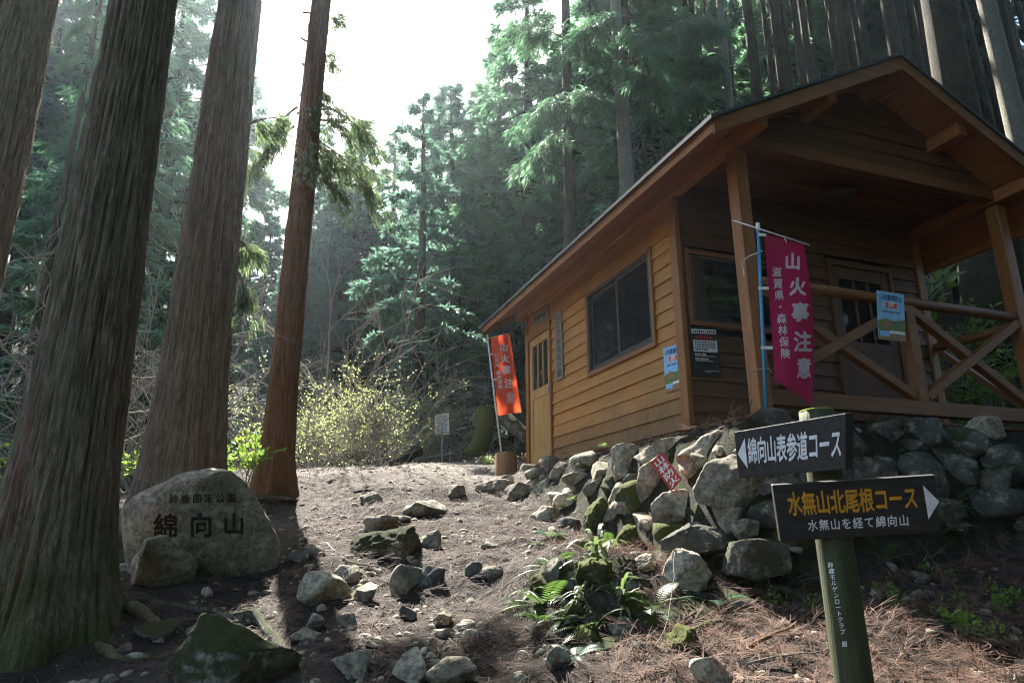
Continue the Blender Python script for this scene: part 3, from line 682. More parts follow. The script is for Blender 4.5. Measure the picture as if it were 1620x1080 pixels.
rb = np.random.RandomState(77)
for i in range(40):
    t_ = rb.rand()
    if i < 22: px = 860 + 400 * rb.rand(); lo_, hi_ = 742 - .13 * (px - 860), 850 + .17 * (px - 860); py = lo_ + (hi_ - lo_) * rb.rand()
    else: px = 1180 + 470 * rb.rand(); py = 668 + 175 * rb.rand()
    w = rb.uniform(30, 76) * (1 if px < 1180 else 1.3); m = ['rock_pale', 'rock_grey', 'rock_brown', 'rock_moss', 'rock_moss_full', 'rock_pale'][i % 6] if px < 1180 else ['rock_dark', 'rock_moss', 'rock_dark', 'rock_brown'][i % 4]
    if py > 840: m = ['rock_moss', 'rock_grey', 'rock_moss_full'][i % 3]
    bank_boulder(px, py, w, w * rb.uniform(.45, .85), 0, m, 900 + i, 16)
for i, (px, py, w, h) in enumerate([(868,930,60,50),(915,925,64,48),(960,935,60,44),(1005,930,50,40),(900,975,60,46),(945,985,66,44),(990,1000,60,46),(930,1030,60,40),(1030,990,50,44),(850,965,40,36),(880,1010,46,32),(1065,985,60,44),(1110,1000,60,40),(1020,1030,50,30)]):
    bank_boulder(px, py, w, h, 0, ['rock_moss_full', 'rock_moss', 'rock_dark', 'rock_moss'][i % 4], 1300 + i, 6)
# monument stone
mon_pts = [(193,805),(215,786),(262,763),(296,746),(330,740),(366,744),(386,760),(402,780),(424,815),(447,862),(442,892),(412,914),(350,925),(250,930),(206,912),(193,860)]
V, F, mc, mfw = outline_rock(mon_pts, 4.82, .62, 7, facet=2, rough=.03, nr=40, na=170, power=3.2)
mon = thing('stone_monument', (mc[0], mc[1], Hs(mc[0], mc[1])), 'big rounded boulder with carved black letters standing between the cedars', 'monument')
mo = obj('boulder', V, F, MAT['rock_monument'], mon, smooth=True)
bvh = BVHTree.FromPolygons([tuple(v) for v in V], [tuple(f) for f in F])
def on_mon(px, py):
    d = Vector(unit(pray(px, py))); h = bvh.ray_cast(Vector(EYE), d)
    p = np.array(h[0]) if h[0] is not None else pd(px, py, 4.6)
    return p - np.array(d) * .003
def px_letters(name, items, fn, m, parent, bold, cuts=2): return lettering(name, [(c, x, y, w, -h) for c, x, y, w, h in items], fn, m, parent, bold=bold, cuts=cuts)
px_letters('carved_lettering', [('綿', 262, 832, 40, 42), ('向', 318, 830, 38, 40), ('山', 370, 828, 36, 36)], on_mon, MAT['carved'], mon, .028)
px_letters('carved_lettering', [(c, 275 + i * 18.3, 789 - i * .4, 15, 15) for i, c in enumerate('鈴鹿国定公園')], on_mon, MAT['carved'], mon, .012)
V, F, c_, _ = outline_rock([(205,925),(212,880),(228,852),(262,846),(292,868),(312,890),(305,920),(260,932)], 4.35, .4, 19, facet=4)
tag(obj('rock', V, F, MAT['rock_grey'], smooth=True), 'dark squarish stone lying in front of the carved monument boulder', 'rock')

# stones on the path
PR = [
 (350,1045,215,125,301,'rock_moss_heavy','big dark mossy boulder at the foot of the picture beside a root', dict(sub=5, cuts=10)),
 (586,788,38,20,302,'rock_brown','small brown stone high on the path, leftmost of the upper stones', {}),
 (668,806,74,32,303,'rock_grey','flat wide grey slab in the middle of the upper path', {}),
 (602,863,118,56,304,'rock_moss_heavy','broad boulder with a bright mossy top in the middle of the path', dict(sub=5)),
 (678,852,38,28,305,'rock_grey','small grey stone touching the right of the moss topped boulder', {}),
 (502,935,84,56,356,'rock_pale','pale flat topped stone low on the left of the path', dict(cuts=9)),
 (547,910,54,30,307,'rock_grey','grey wedge stone behind the pale flat topped stone', {}),
 (572,940,46,30,308,'rock_grey','dark flat stone at the right of the pale flat topped stone', {}),
 (640,920,52,50,309,'rock_grey','upright rounded stone in the middle of the lower path', {}),
 (682,914,44,36,310,'rock_dark','dark stone leaning on the upright rounded stone', {}),
 (549,1054,68,40,311,'rock_pale','rounded grey stone at the foot of the path, leftmost of three', {}),
 (646,1058,60,52,312,'rock_grey','grey block between the two stones at the foot of the path', {}),
 (704,1072,100,48,313,'rock_pale','pale slab cut by the lower picture edge on the path', {}),
 (699,979,30,22,314,'rock_brown','small rounded brown stone on the right of the lower path', {}),
 (706,1003,50,16,315,'rock_pale','thin pale flat stone under the small rounded brown stone', {}),
 (736,990,30,16,316,'rock_grey','small flat grey stone right of the small rounded brown stone', {}),
 (721,777,30,22,317,'rock_brown','brown cobble left of the big boulder at the bank end', {}),
 (600,829,60,28,318,'rock_brown','brown boulder behind the moss topped boulder', {}),
 (626,822,44,14,319,'rock_grey','thin grey slab behind the moss topped boulder', {}),
 (435,790,64,18,320,'rock_moss','long low mossy stone beside the reddish cedar', {}),
 (483,838,30,14,321,'rock_pale','small pale flat stone right of the monument top', {}),
 (492,872,32,20,322,'rock_grey','small grey stone right of the monument foot', {}),
 (470,880,36,22,323,'rock_dark','dark low stone against the right foot of the monument', {}),
 (748,902,30,26,324,'rock_dark','dark stone on the right edge of the path, left of a pair', {}),
 (780,908,44,24,325,'rock_grey','flat grey stone on the right edge of the path, right of a pair', {}),
 (775,862,30,12,326,'rock_pale','small pale stone below the boulders on the right of the path', {}),
 (645,884,18,12,327,'rock_pale','tiny pale pebble under the moss topped boulder', dict(sub=3)),
 (508,961,18,12,328,'rock_pale','tiny round pebble below the pale flat topped stone', dict(sub=3)),
 (494,988,34,30,329,'rock_grey','small whitish stone among the litter left of the lower path', {}),
 (480,1010,54,26,330,'rock_grey','low grey stone half buried beside the big mossy boulder', {}),
 (644,970,30,22,331,'rock_dark','small dark stone below the upright rounded stone', {}),
 (548,985,40,28,332,'rock_brown','brown leaning stone below the dark flat stone', {}),
 (232,1000,70,34,333,'rock_moss','low mossy stone among the roots of the biggest cedar', {}),
 (192,1026,24,14,334,'rock_grey','small grey stone between the roots of the biggest cedar', dict(sub=3)),
 (1134,1068,84,52,335,'rock_pale','pale flat rock on the sunlit litter left of the signpost', {}),
 (1465,916,28,18,336,'rock_grey','small round stone in the shaded litter right of the signpost', {}),
 (920,862,30,14,337,'rock_pale','small pale stone in the litter above the bamboo grass', {}),
 (805,757,30,12,338,'rock_pale','flat pale stone in front of the tree stump', {}),
]
for px, py, w, h, sd_, m, lab, kw in PR:
    name = 'boulder' if 'boulder' in lab.split(' with')[0] else ('pebble' if 'pebble' in lab else 'stone')
    path_rock(px, py, w, h, sd_, m, lab, name, **kw)

# ------------------------------------------------------------------ foreground cedars
def trunk_mesh(X, Y, prof, top, seed, flare=.35, nroot=6, na=200, lean=(0, 0), bot=-.25):
    """prof: (height above ground, diameter)"""
    zg = Hs(X, Y); hs = np.concatenate([np.linspace(bot, 1.2, 90), np.linspace(1.22, 7, 130), np.linspace(7.1, top, 40)])
    ph, pdm = zip(*prof); r = np.interp(hs, ph, pdm) / 2
    th = np.linspace(0, 2 * math.pi, na, endpoint=False); T, Hh = np.meshgrid(th, hs)
    lob = 0
    rs = np.random.RandomState(seed)
    for k in range(nroot):
        a = 2 * math.pi * (k + rs.uniform(-.3, .3)) / nroot; lob = lob + np.exp(-((np.angle(np.exp(1j * (T - a)))) / .32) ** 2) * rs.uniform(.5, 1.1)
    fl = flare * np.exp(-np.maximum(Hh, 0) / .28) * (.35 + lob) + .06 * lob * np.exp(-np.maximum(Hh, 0) / 1.0)
    q = np.stack([np.cos(T) * 7, np.sin(T) * 7, Hh * .55], -1); rid = fbm(q, 3, seed)
    q2 = np.stack([np.cos(T) * 15 + .4 * rid, np.sin(T) * 15 + .4 * rid, Hh * 1.7], -1); rid2 = 1 - 1.6 * np.abs(fbm(q2, 3, seed + 4))
    q3 = np.stack([np.cos(T) * 1.6, np.sin(T) * 1.6, Hh * .5], -1)
    rr = r[:, None] * (1 + fl + .035 * rid + .05 * fbm(q3, 2, seed + 8)) + .015 * rid2
    V = np.stack([X + lean[0] * np.maximum(Hh, 0) + rr * np.cos(T), Y + lean[1] * np.maximum(Hh, 0) + rr * np.sin(T), zg + Hh], -1).reshape(-1, 3)
    n = len(hs); idx = np.arange(n * na).reshape(n, na); nx_ = np.roll(idx, -1, 1)
    F = np.stack([idx[:-1], nx_[:-1], nx_[1:], idx[1:]], -1).reshape(-1, 4); return V, F, zg
# foliage builders --------------------------------------------------------
def kites(P, D, L, Wd, rs, droop=0.0):
    """one small pointed face per row"""
    N = len(P); D = unit(D); rnd = unit(rs.normal(size=(N, 3))); side = unit(np.cross(D, rnd)); L = np.broadcast_to(L, (N,))[:, None]; Wd = np.broadcast_to(Wd, (N,))[:, None]
    mid = P + D * L * .45; tip = P + D * L + np.array([0, 0, -1.0]) * L * droop
    V = np.stack([P, mid + side * Wd, tip, mid - side * Wd], 1).reshape(-1, 3); F = np.arange(4 * N).reshape(N, 4); return V, F
def fans(P, D, k, L, W_, spread, rs, droop=.15):
    P = np.repeat(P, k, 0); D = unit(np.repeat(D, k, 0) + rs.normal(size=(len(P), 3)) * spread); n = len(P)
    return kites(P + rs.normal(size=(n, 3)) * L * .12, D, L * rs.uniform(.6, 1.25, n), W_ * rs.uniform(.7, 1.3, n), rs, droop)
def tubes(segs, n=4):
    """segs: list of polylines with radii -> vertices and faces"""
    mb = MB()
    for P, r in segs: mb.tube(P, r, n, cap=False)
    return mb
def conifer(seed, Ht, c0, Rm, nb, style):
    """unit-built tree standing at the origin: trunk, limbs and foliage meshes"""
    rs = np.random.RandomState(seed); r0 = .016 * Ht + .02
    ks = np.linspace(0, 1, 14); bend = np.stack([.15 * np.sin(ks * 3 + seed), .15 * np.cos(ks * 2.2 + seed), ks * Ht], -1) - np.array([.15 * math.sin(seed), .15 * math.cos(seed), 0])
    trunk = MB(); bb = bend.copy(); bb[0, 2] = -.4; trunk.tube(bb, r0 * (1.25 * np.exp(-ks * 12) * .4 + (1 - ks) ** .8 + .04), 12)
    limbs = MB(); FP, FD = [], []
    for i in range(nb):
        t = c0 + (1 - c0) * ((i + rs.rand()) / nb) ** .92; z = t * Ht; az = i * 2.39996 + rs.uniform(-.5, .5)
        tt = (t - c0) / (1 - c0); prof = (1 - tt) ** .75 * (.55 + .45 * min(1, tt * 5)) + .05
        Lb = Rm * prof * rs.uniform(.6, 1.15); out = np.array([math.cos(az), math.sin(az), 0])
        base = np.array([np.interp(z, bend[:, 2], bend[:, j]) for j in range(3)]); s = np.linspace(0, 1, 6)
        up, dr = (.25, .55) if style == 'cedar' else (.12, .30)
        if style == 'high': up, dr = .2, .6
        up *= rs.uniform(.4, 1.6); curve = base + out * (s * Lb)[:, None] + np.array([0, 0, 1.0]) * ((up * s - dr * s ** 2 + (.22 * s ** 3 if style == 'cedar' else 0)) * Lb)[:, None]
        limbs.tube(curve, (.012 + .010 * Lb) * (1 - s * .8), 4, cap=False)
        nk = max(4, int(Lb * (11 if style != 'cypress' else 13)))
        for q in range(nk):
            sq = rs.uniform(.22, 1.0) ** .8; p = np.array([np.interp(sq, s, curve[:, j]) for j in range(3)])
            d = unit(np.array([np.interp(min(1, sq + .1), s, curve[:, j]) for j in range(3)]) - p + 1e-4); sd_ = np.cross(d, [0, 0, 1.0]) * rs.choice([-1, 1])
            ln = Lb * .34 * (1.1 - sq * .6) * rs.uniform(.3, 1.1); dd = unit(d * .8 + sd_ * rs.uniform(.3, 1.1) + np.array([0, 0, rs.uniform(-.35, .15)]))
            for w in np.linspace(.15, 1, 4): FP.append(p + dd * ln * w + rs.normal(size=3) * .03 + np.array([0, 0, -.16 * (w * ln) ** 2])); FD.append(dd + np.array([0, 0, -.25 if style != 'cypress' else -.1]))
    FP, FD = np.array(FP), np.array(FD)
    if style == 'cypress':
        V, F = fans(FP, FD * [1, 1, .5], 5, .20, .030, .5, rs, .05)
    else: V, F = fans(FP, FD, 6, .22, .022, .45, rs, .12)
    return trunk, limbs, (V, F)
def tree_proto(seed, Ht, c0, Rm, nb, style, bark, leaf):
    tr, li, (V, F) = conifer(seed, Ht, c0, Rm, nb, style)
    t = mesh('trunk', tr.V, tr.F, MAT[bark], True); l_ = mesh('limbs', li.V, li.F, MAT[bark], True); f_ = mesh('crown', V, F, MAT[leaf]); return (t, l_, f_, Ht)
def plant_tree(proto, x, y, ht, rz, label, name, group=None, sxy=None, sink=.1):
    t, l_, f_, H0 = proto; z = Hs(x, y) - sink
    al = (x + 1.3) * -.3746 + (y - 8) * .9272; off = (x + 1.3) * .9272 + (y - 8) * .3746
    if al > 3 and abs(off) < 4.2 and group:
        ht = min(ht, 2.4 + max(0, al - 6.5) * 1.0 - z)
        if ht < 4: return None
    s = ht / H0
    o = bpy.data.objects.new(name, None); C.objects.link(o); o.location = (float(x), float(y), z); o.rotation_euler = (0, 0, rz); o.scale = ((sxy or s), (sxy or s), s); o.empty_display_size = .2
    tag(o, label, 'tree', group)
    inst('trunk', t, o); inst('limbs', l_, o)['kind'] = 'stuff'; inst('crown', f_, o)['kind'] = 'stuff'; return o

NEAR = conifer(77, 16, .55, 2.6, 60, 'high')
near_limbs = mesh('limbs', NEAR[1].V, NEAR[1].F, MAT['bark_mid'], True); near_crown = mesh('crown', *NEAR[2], MAT['leaf_near'])
def big_cedar(X, Y, prof, seed, bark, label, crown_h=17, flare=.35, lean=(0, 0), group=None, nroot=6):
    V, F, zg = trunk_mesh(X, Y, prof, crown_h, seed, flare, nroot, lean=lean)
    o = thing('cedar_tree', (X, Y, zg), label, 'tree', group); obj('trunk', V, F, MAT[bark], o, smooth=True)
    s = crown_h / 16; inst('limbs', near_limbs, o, (0, 0, 0), seed, (s, s, s)); inst('crown', near_crown, o, (0, 0, 0), seed, (s, s, s)); return o
big1 = big_cedar(-2.50, 3.87, [(-.3, .76), (0, .62), (.4, .56), (.9, .49), (1.7, .44), (4, .38), (18, .12)], 1, 'bark_old', 'biggest cedar trunk with flared mossy foot at the lower left', flare=.30, group=None, nroot=6)
big2 = big_cedar(-3.03, 6.35, [(-.3, .95), (0, .82), (.6, .70), (1.4, .58), (2.7, .52), (5.5, .43), (18, .12)], 2, 'bark_mid', 'thick cedar rising right behind the carved monument boulder', flare=.18)
big3 = big_cedar(-2.75, 8.0, [(-.3, .50), (0, .43), (.4, .36), (1.2, .31), (2.5, .30), (6, .25), (18, .1)], 3, 'bark_red', 'slim reddish cedar at the left edge of the path beyond the monument', flare=.22, lean=(0.012, 0))
big0 = big_cedar(-4.62, 5.4, [(-.3, .8), (0, .62), (1, .55), (3, .50), (6, .45), (18, .12)], 4, 'bark_old', 'cedar trunk cut by the left picture edge', flare=.25)
# roots of the biggest cedar
def root(pts, rad, m, parent, n=10):
    P = []
    for px, py, lift in pts:
        b, d = ghit(px, py); P.append(b + np.array([0, 0, lift]))
    P = np.array(P); t = np.linspace(0, len(P) - 1, len(P) * 5); Q = np.stack([np.interp(t, range(len(P)), P[:, i]) for i in range(3)], -1)
    for _ in range(3): Q[1:-1] = (Q[:-2] + 2 * Q[1:-1] + Q[2:]) / 4
    Q += np.stack([fbm(Q * 7 + k * 9, 2, k) for k in range(3)], -1) * .022; Q[:, 2] -= .02
    rr = np.interp(t, np.linspace(0, len(P) - 1, len(rad)), rad) * (.85 + .35 * fbm(Q * 11, 2, 3)); MB().tube(Q, rr, n).obj('root', MAT[m], parent, smooth=True)
root([(205, 965, .02), (240, 985, .03), (300, 1000, .01), (350, 1005, -.02)], [.05, .035, .02, .01], 'bark_old', big1)
root([(150, 1020, .02), (200, 1050, .03), (260, 1042, .02), (320, 1020, -.01)], [.035, .028, .02, .01], 'bark_old', big1)
root([(215, 950, .03), (300, 962, .015), (355, 975, .03), (405, 985, .05), (440, 1020, .04), (462, 1065, .0)], [.035, .024, .024, .032, .03, .012], 'rock_moss', big1)

# near boughs hanging in front of the sky
def bough(start, end, parent, seed, width=.5, m='leaf_near', n=26, sag=.15, leaf=.12, thing_=None):
    rs = np.random.RandomState(seed); s = np.linspace(0, 1, 8); a, b = np.array(start), np.array(end); L = np.linalg.norm(b - a)
    cv = a + (b - a) * s[:, None] + np.array([0, 0, -1.0]) * (sag * np.sin(s * math.pi) * -L * .3)[:, None]; d = unit(b - a); sd_ = unit(np.cross(d, [0, 0, 1.0]))
    mb = MB(); mb.tube(cv, np.interp(s, [0, 1], [.02, .004]), 5, cap=False); FP, FD = [], []
    for i in range(n):
        q = rs.uniform(.2, 1); p = np.array([np.interp(q, s, cv[:, j]) for j in range(3)]); dd = unit(d * .7 + sd_ * rs.uniform(-1, 1) + np.array([0, 0, rs.uniform(-.8, .1)])); ln = width * rs.uniform(.4, 1)
        t = np.linspace(0, 1, 6); tw = p + dd * (ln * t)[:, None] + np.array([0, 0, -1.0]) * (.3 * ln * t ** 2)[:, None]; mb.tube(tw, .004, 3, cap=False)
        for k in range(2, 6):
            for _ in range(3): FP.append(tw[k] + rs.normal(size=3) * .03); FD.append(dd + [0, 0, -.5])
    o = mb.obj('bough', MAT['bark_mid'], parent); V, F = fans(np.array(FP), np.array(FD), 5, leaf, .006 * leaf / .12, .35, rs, .1)
    if thing_ is None: obj('foliage', V, F, MAT[m], o)
    else:
        inv_ = Matrix.LocRotScale(thing_.location, thing_.rotation_euler, thing_.scale).inverted(); o.parent = thing_; o.matrix_parent_inverse = inv_; f_ = obj('foliage', V, F, MAT[m], o, True); f_.location = -o.location
for i, (a, b, Y0, Y1) in enumerate([((470, 215), (590, 300), 8.0, 7.4), ((465, 200), (400, 260), 8.0, 7.6), ((480, 190), (570, 200), 8.0, 8.0), ((470, 235), (520, 290), 8.0, 7.3), ((470, 170), (430, 205), 8.0, 7.8), ((475, 60), (520, 90), 8.1, 8.3), ((480, 20), (525, 30), 8.2, 8.6), ((478, 100), (515, 150), 8.1, 8.2), ((475, 150), (600, 225), 8.0, 7.7), ((470, 205), (560, 265), 8.0, 7.9), ((470, 180), (545, 175), 8.0, 7.6), ((472, 225), (600, 275), 8.0, 8.2)]):
    bough(atY(*a, Y0), atY(*b, Y1), big3, 500 + i, .5 if i < 5 or i > 7 else .3, n=24 if i < 5 else (13 if i > 7 else 14), leaf=.10)
for i, (a, b, Y0, Y1) in enumerate([((375, 430), (400, 490), 6.3, 6.1), ((380, 200), (440, 185), 6.3, 6.5), ((375, 380), (400, 400), 6.3, 6.6)]): bough(atY(*a, Y0), atY(*b, Y1), big2, 530 + i, .25, n=8)

# ------------------------------------------------------------------ forest
PC = [tree_proto(101, 13, .10, 2.3, 120, 'cedar', 'bark_dark', 'leaf_cedar'), tree_proto(102, 13, .22, 2.0, 105, 'cedar', 'bark_dark', 'leaf_cedar')]
PY = [tree_proto(111, 11, .06, 2.3, 120, 'cypress', 'bark_dark', 'leaf_cypress'), tree_proto(112, 11, .15, 2.0, 100, 'cypress', 'bark_dark', 'leaf_cypress')]
PYM = tree_proto(113, 11, .30, 1.9, 46, 'cypress', 'bark_dark', 'leaf_cypress')
PT = [tree_proto(121, 22, .62, 2.0, 80, 'high', 'bark_far', 'leaf_cedar'), tree_proto(122, 22, .55, 2.2, 80, 'high', 'bark_far', 'leaf_cedar')]
PP = tree_proto(123, 22, .58, 2.1, 80, 'high', 'bark_pale', 'leaf_cedar')
rs = np.random.RandomState(9)
def ptree(px, Y, top, proto, label, name, group=None, sxy=None, ht=None):
    p = atY(px, 700, Y); z = Hs(p[0], Y)
    if ht is None: ht = atY(px, top, Y)[2] - z
    return plant_tree(proto, p[0], Y, ht, rs.uniform(0, 6.28), label, name, group, sxy)
ptree(648, 16.2, 150, PYM, 'tall cypress with a dark stem in the middle behind the path crest', 'cypress_tree', sxy=.95)
ptree(560, 25.0, 190, PY[1], 'bluish cypress left of the middle cypress, its top under the sky gap', 'cypress_tree')
ptree(720, 20.0, 140, PY[0], 'bluish cypress right of the middle cypress', 'cypress_tree')
ptree(600, 28.0, 215, PC[0], 'cedar far behind the middle cypress, lowest top on the skyline', 'conifer_tree')
ptree(690, 25.0, 165, PC[1], 'cedar far behind, just right of the middle cypress top', 'conifer_tree')
ptree(775, 19.0, 70, PC[0], 'tall pointed cedar at the right edge of the sky gap', 'conifer_tree')
ptree(740, 22.0, 130, PC[1], 'pointed cedar second from the right edge of the sky gap', 'conifer_tree')
ptree(830, 17.0, -60, PC[1], 'dense cedar left of the trunk that rises behind the hut eave', 'conifer_tree')
ptree(520, 27.0, 215, PY[0], 'hazy cypress between the reddish cedar and the middle cypress', 'cypress_tree')
ptree(95, 17.5, -40, PC[1], 'leafy cedar close behind the gap between the two leftmost trunks', 'conifer_tree')
ptree(395, 26.0, 330, PY[0], 'bluish cypress seen between the thick cedar and the slim reddish cedar', 'cypress_tree')
ptree(425, 22.0, 420, PY[1], 'low bluish cypress just left of the slim reddish cedar', 'cypress_tree')
ptree(350, 30.0, 120, PC[1], 'tall cedar far behind the thick cedar at the monument', 'conifer_tree')
ptree(490, 31.0, 200, PC[1], 'hazy cedar right behind the slim reddish cedar', 'conifer_tree')
for i in range(16):
    Y = rs.uniform(23, 34); ptree(rs.uniform(380, 800), Y, rs.uniform(250, 400), [PC[0], PC[1], PY[0], PY[1]][i % 4], 'hazy conifer in the far wood under the sky gap', 'conifer_tree', 'conifers of the far wood under the sky gap')
for i in range(11):
    Y = rs.uniform(23, 34); ptree(-240 + 560 * (i + rs.rand()) / 11, Y, rs.uniform(-150, 60), [PC[0], PYM, PC[1], PYM][i % 4], 'pale backlit conifer in the wood left of the big cedars', 'conifer_tree', 'conifers in the wood behind the big left cedars')
for i, (px, Y) in enumerate([(65, 14), (20, 12)]): ptree(px, Y, 0, PT[0], ['grey trunk seen between the two leftmost cedars', 'thin grey trunk right of the picture edge cedar'][i], 'forest_tree', ht=18, sxy=.28)
for i in range(12):
    Y = rs.uniform(14, 30); ptree(rs.uniform(800, 1130), Y, -200, [PC[1], PC[0], PT[1]][i % 3], 'dark cedar in the wood behind the hut eave', 'conifer_tree', 'cedars behind the hut eave', ht=rs.uniform(13, 18))
# plantation trunks above the hut
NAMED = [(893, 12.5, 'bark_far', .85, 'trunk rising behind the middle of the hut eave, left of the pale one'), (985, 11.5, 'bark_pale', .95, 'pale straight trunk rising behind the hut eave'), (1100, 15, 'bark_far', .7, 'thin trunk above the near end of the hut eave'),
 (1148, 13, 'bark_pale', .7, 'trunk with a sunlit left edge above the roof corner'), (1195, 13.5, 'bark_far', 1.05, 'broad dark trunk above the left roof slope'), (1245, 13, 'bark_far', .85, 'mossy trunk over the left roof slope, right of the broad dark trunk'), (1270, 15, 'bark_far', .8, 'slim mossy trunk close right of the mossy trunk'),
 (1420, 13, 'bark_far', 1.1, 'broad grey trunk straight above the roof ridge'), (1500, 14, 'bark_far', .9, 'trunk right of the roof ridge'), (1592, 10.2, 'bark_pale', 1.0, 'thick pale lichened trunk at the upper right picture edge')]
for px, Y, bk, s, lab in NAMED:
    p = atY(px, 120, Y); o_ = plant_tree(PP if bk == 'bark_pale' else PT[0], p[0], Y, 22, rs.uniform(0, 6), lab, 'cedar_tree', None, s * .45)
    for k, (tx, ty, ex, ey) in enumerate({893: [(893, 60, 820, 40), (893, 140, 845, 190), (895, 170, 935, 150), (893, 200, 850, 245), (893, 90, 930, 60)], 985: [(985, 40, 1040, 70), (985, 20, 930, 40), (985, 90, 1030, 120)], 1148: [(1145, 120, 1070, 85), (1145, 90, 1080, 140), (1143, 60, 1100, 30), (1143, 50, 1060, 50)]}.get(px, [])):
        n0 = len(bpy.data.objects); a_ = atY(tx, ty, Y); a_[0] = o_.location[0]; b_ = bough(a_, atY(ex, ey, Y - 1.2), None, 800 + k + px, .75, 'leaf_cedar', 40, leaf=.2, thing_=o_)
NT_ = {}
for px, Y, bk, s, lab in []: pass
for i in range(78):
    Y = rs.uniform(14.5, 27); px = 1090 + 640 * rs.rand(); p = atY(px, 120, Y)
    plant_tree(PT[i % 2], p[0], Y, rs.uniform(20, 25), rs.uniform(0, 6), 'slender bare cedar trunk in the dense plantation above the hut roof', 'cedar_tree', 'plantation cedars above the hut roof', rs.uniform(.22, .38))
for i in range(34):
    Y = rs.uniform(22, 34); px = 1080 + 700 * rs.rand(); p = atY(px, 120, Y)
    plant_tree(PC[i % 2], p[0], Y, rs.uniform(17, 22), rs.uniform(0, 6), 'dark cedar deep in the plantation behind the bare trunks', 'cedar_tree', 'dark cedars deep behind the plantation trunks')
for i in range(30):  # unseen cedars added to cut the sky light from behind
    a = R(272 + 80 * i / 25.0 + rs.uniform(-3, 3)) if i < 26 else R(rs.uniform(-20, 10)); rad = rs.uniform(6.5, 13)
    plant_tree(PC[i % 2], rad * math.cos(a) + 1.0, rad * math.sin(a), rs.uniform(15, 20), i, 'unseen dense cedar added behind the viewer to block sky light', 'cedar_tree', 'unseen cedars added behind the viewer to block sky light', 1.35)
for i, (x, y) in enumerate([(7.5, 2.5), (9, 6), (10, 9), (7.8, 10.5), (6.5, -1), (4, -4), (9, -4), (6, -7), (2.5, -7)]):  # tall cedars out of view, added to shade the clearing
    plant_tree(PT[i % 2], x, y, 21, i, 'unseen tall cedar added beside the path for shade', 'cedar_tree', 'unseen cedars added around the clearing for shade', .95)

for i, (x, y) in enumerate([(5.2, -2.2), (7.6, -2.0), (8.8, .6), (10.4, 2.6), (3.6, -3.6), (11.5, -.5), (6.2, -5.0), (8.6, -5.2), (1.2, -5.2), (12.5, 4.0), (4.2, -7.5)]):  # more unseen cedars, added to keep sky light off the porch
    plant_tree(PC[i % 2], x, y, 20, i * 1.3, 'unseen dense cedar added behind the viewer to block sky light', 'cedar_tree', 'unseen cedars added behind the viewer to block sky light', 1.35)

# ------------------------------------------------------------------ shrubs, ferns, grasses
def bush_parts(seed, ht, spread, nmain, depth, leaf_per, leaf, lw, wood_r=.014):
    rs = np.random.RandomState(seed); segs = []; LP, LD = [], []
    def grow(p, d, L, r, lev):
        n = 5; P = [p]; dd = d
        for k in range(n):
            dd = unit(dd + rs.normal(size=3) * .13 + np.array([0, 0, .04 if lev < 2 else -.02])); P.append(P[-1] + dd * L / n)
        segs.append((np.array(P), np.linspace(r, r * .5, n + 1)))
        if lev >= depth:
            for q in P[1:]:
                for _ in range(leaf_per): LP.append(q + rs.normal(size=3) * .02); LD.append(dd + rs.normal(size=3) * .7 + [0, 0, .2])
            return
        for k in range(rs.randint(2, 5)):
            q = P[rs.randint(2, n + 1)]; grow(q, unit(dd + rs.normal(size=3) * .55 * [1, 1, .55]), L * rs.uniform(.45, .8), r * .55, lev + 1)
    for i in range(nmain):
        a = rs.uniform(0, 6.28); grow(np.array([rs.uniform(-.08, .08), rs.uniform(-.08, .08), -.08]), unit(np.array([math.cos(a) * spread, math.sin(a) * spread, 1.0])), ht * rs.uniform(.4, .65), wood_r, 0)
    mb = tubes(segs, 4); V, F = (kites(np.array(LP), np.array(LD), leaf * rs.uniform(.6, 1.3, len(LP)), lw * rs.uniform(.7, 1.2, len(LP)), rs, .1) if LP and leaf_per else (None, None))
    return mb, V, F
def bush_proto(seed, ht, spread, nmain, depth, leaf_per, leaf, lw, bark, leafm, wood_r=.014):
    mb, V, F = bush_parts(seed, ht, spread, nmain, depth, leaf_per, leaf, lw, wood_r)
    return (mesh('stems', mb.V, mb.F, MAT[bark], True), mesh('leaves', V, F, MAT[leafm]) if V is not None else None)
def put_bush(proto, P, s, rz, label, name, cat='shrub', group=None):
    o = bpy.data.objects.new(name, None); C.objects.link(o); o.location = [float(t) for t in P]; o.rotation_euler = (0, 0, rz); o.scale = (s, s, s); o.empty_display_size = .1
    tag(o, label, cat, group); inst('stems', proto[0], o)
    if proto[1]: inst('leaves', proto[1], o)
    return o
def gp(px, Y):
    p = atY(px, 740, Y); return np.array([p[0], Y, Hs(p[0], Y)])
BUD = [bush_proto(201, 2.3, .85, 6, 3, 1, .046, .013, 'twig_grey', 'leaf_bud'), bush_proto(202, 2.0, 1.1, 7, 3, 1, .044, .012, 'twig_grey', 'leaf_bud')]
BARE = [bush_proto(203, 2.6, 1.1, 6, 3, 0, 0, 0, 'twig_grey', 'leaf_bud', .018), bush_proto(204, 2.2, 1.5, 7, 3, 0, 0, 0, 'twig_grey', 'leaf_bud', .016)]
BROAD = [bush_proto(205, 1.3, .8, 6, 2, 3, .085, .019, 'twig_grey', 'leaf_broad'), bush_proto(206, 1.1, .9, 6, 2, 2, .10, .022, 'twig_grey', 'leaf_bright')]
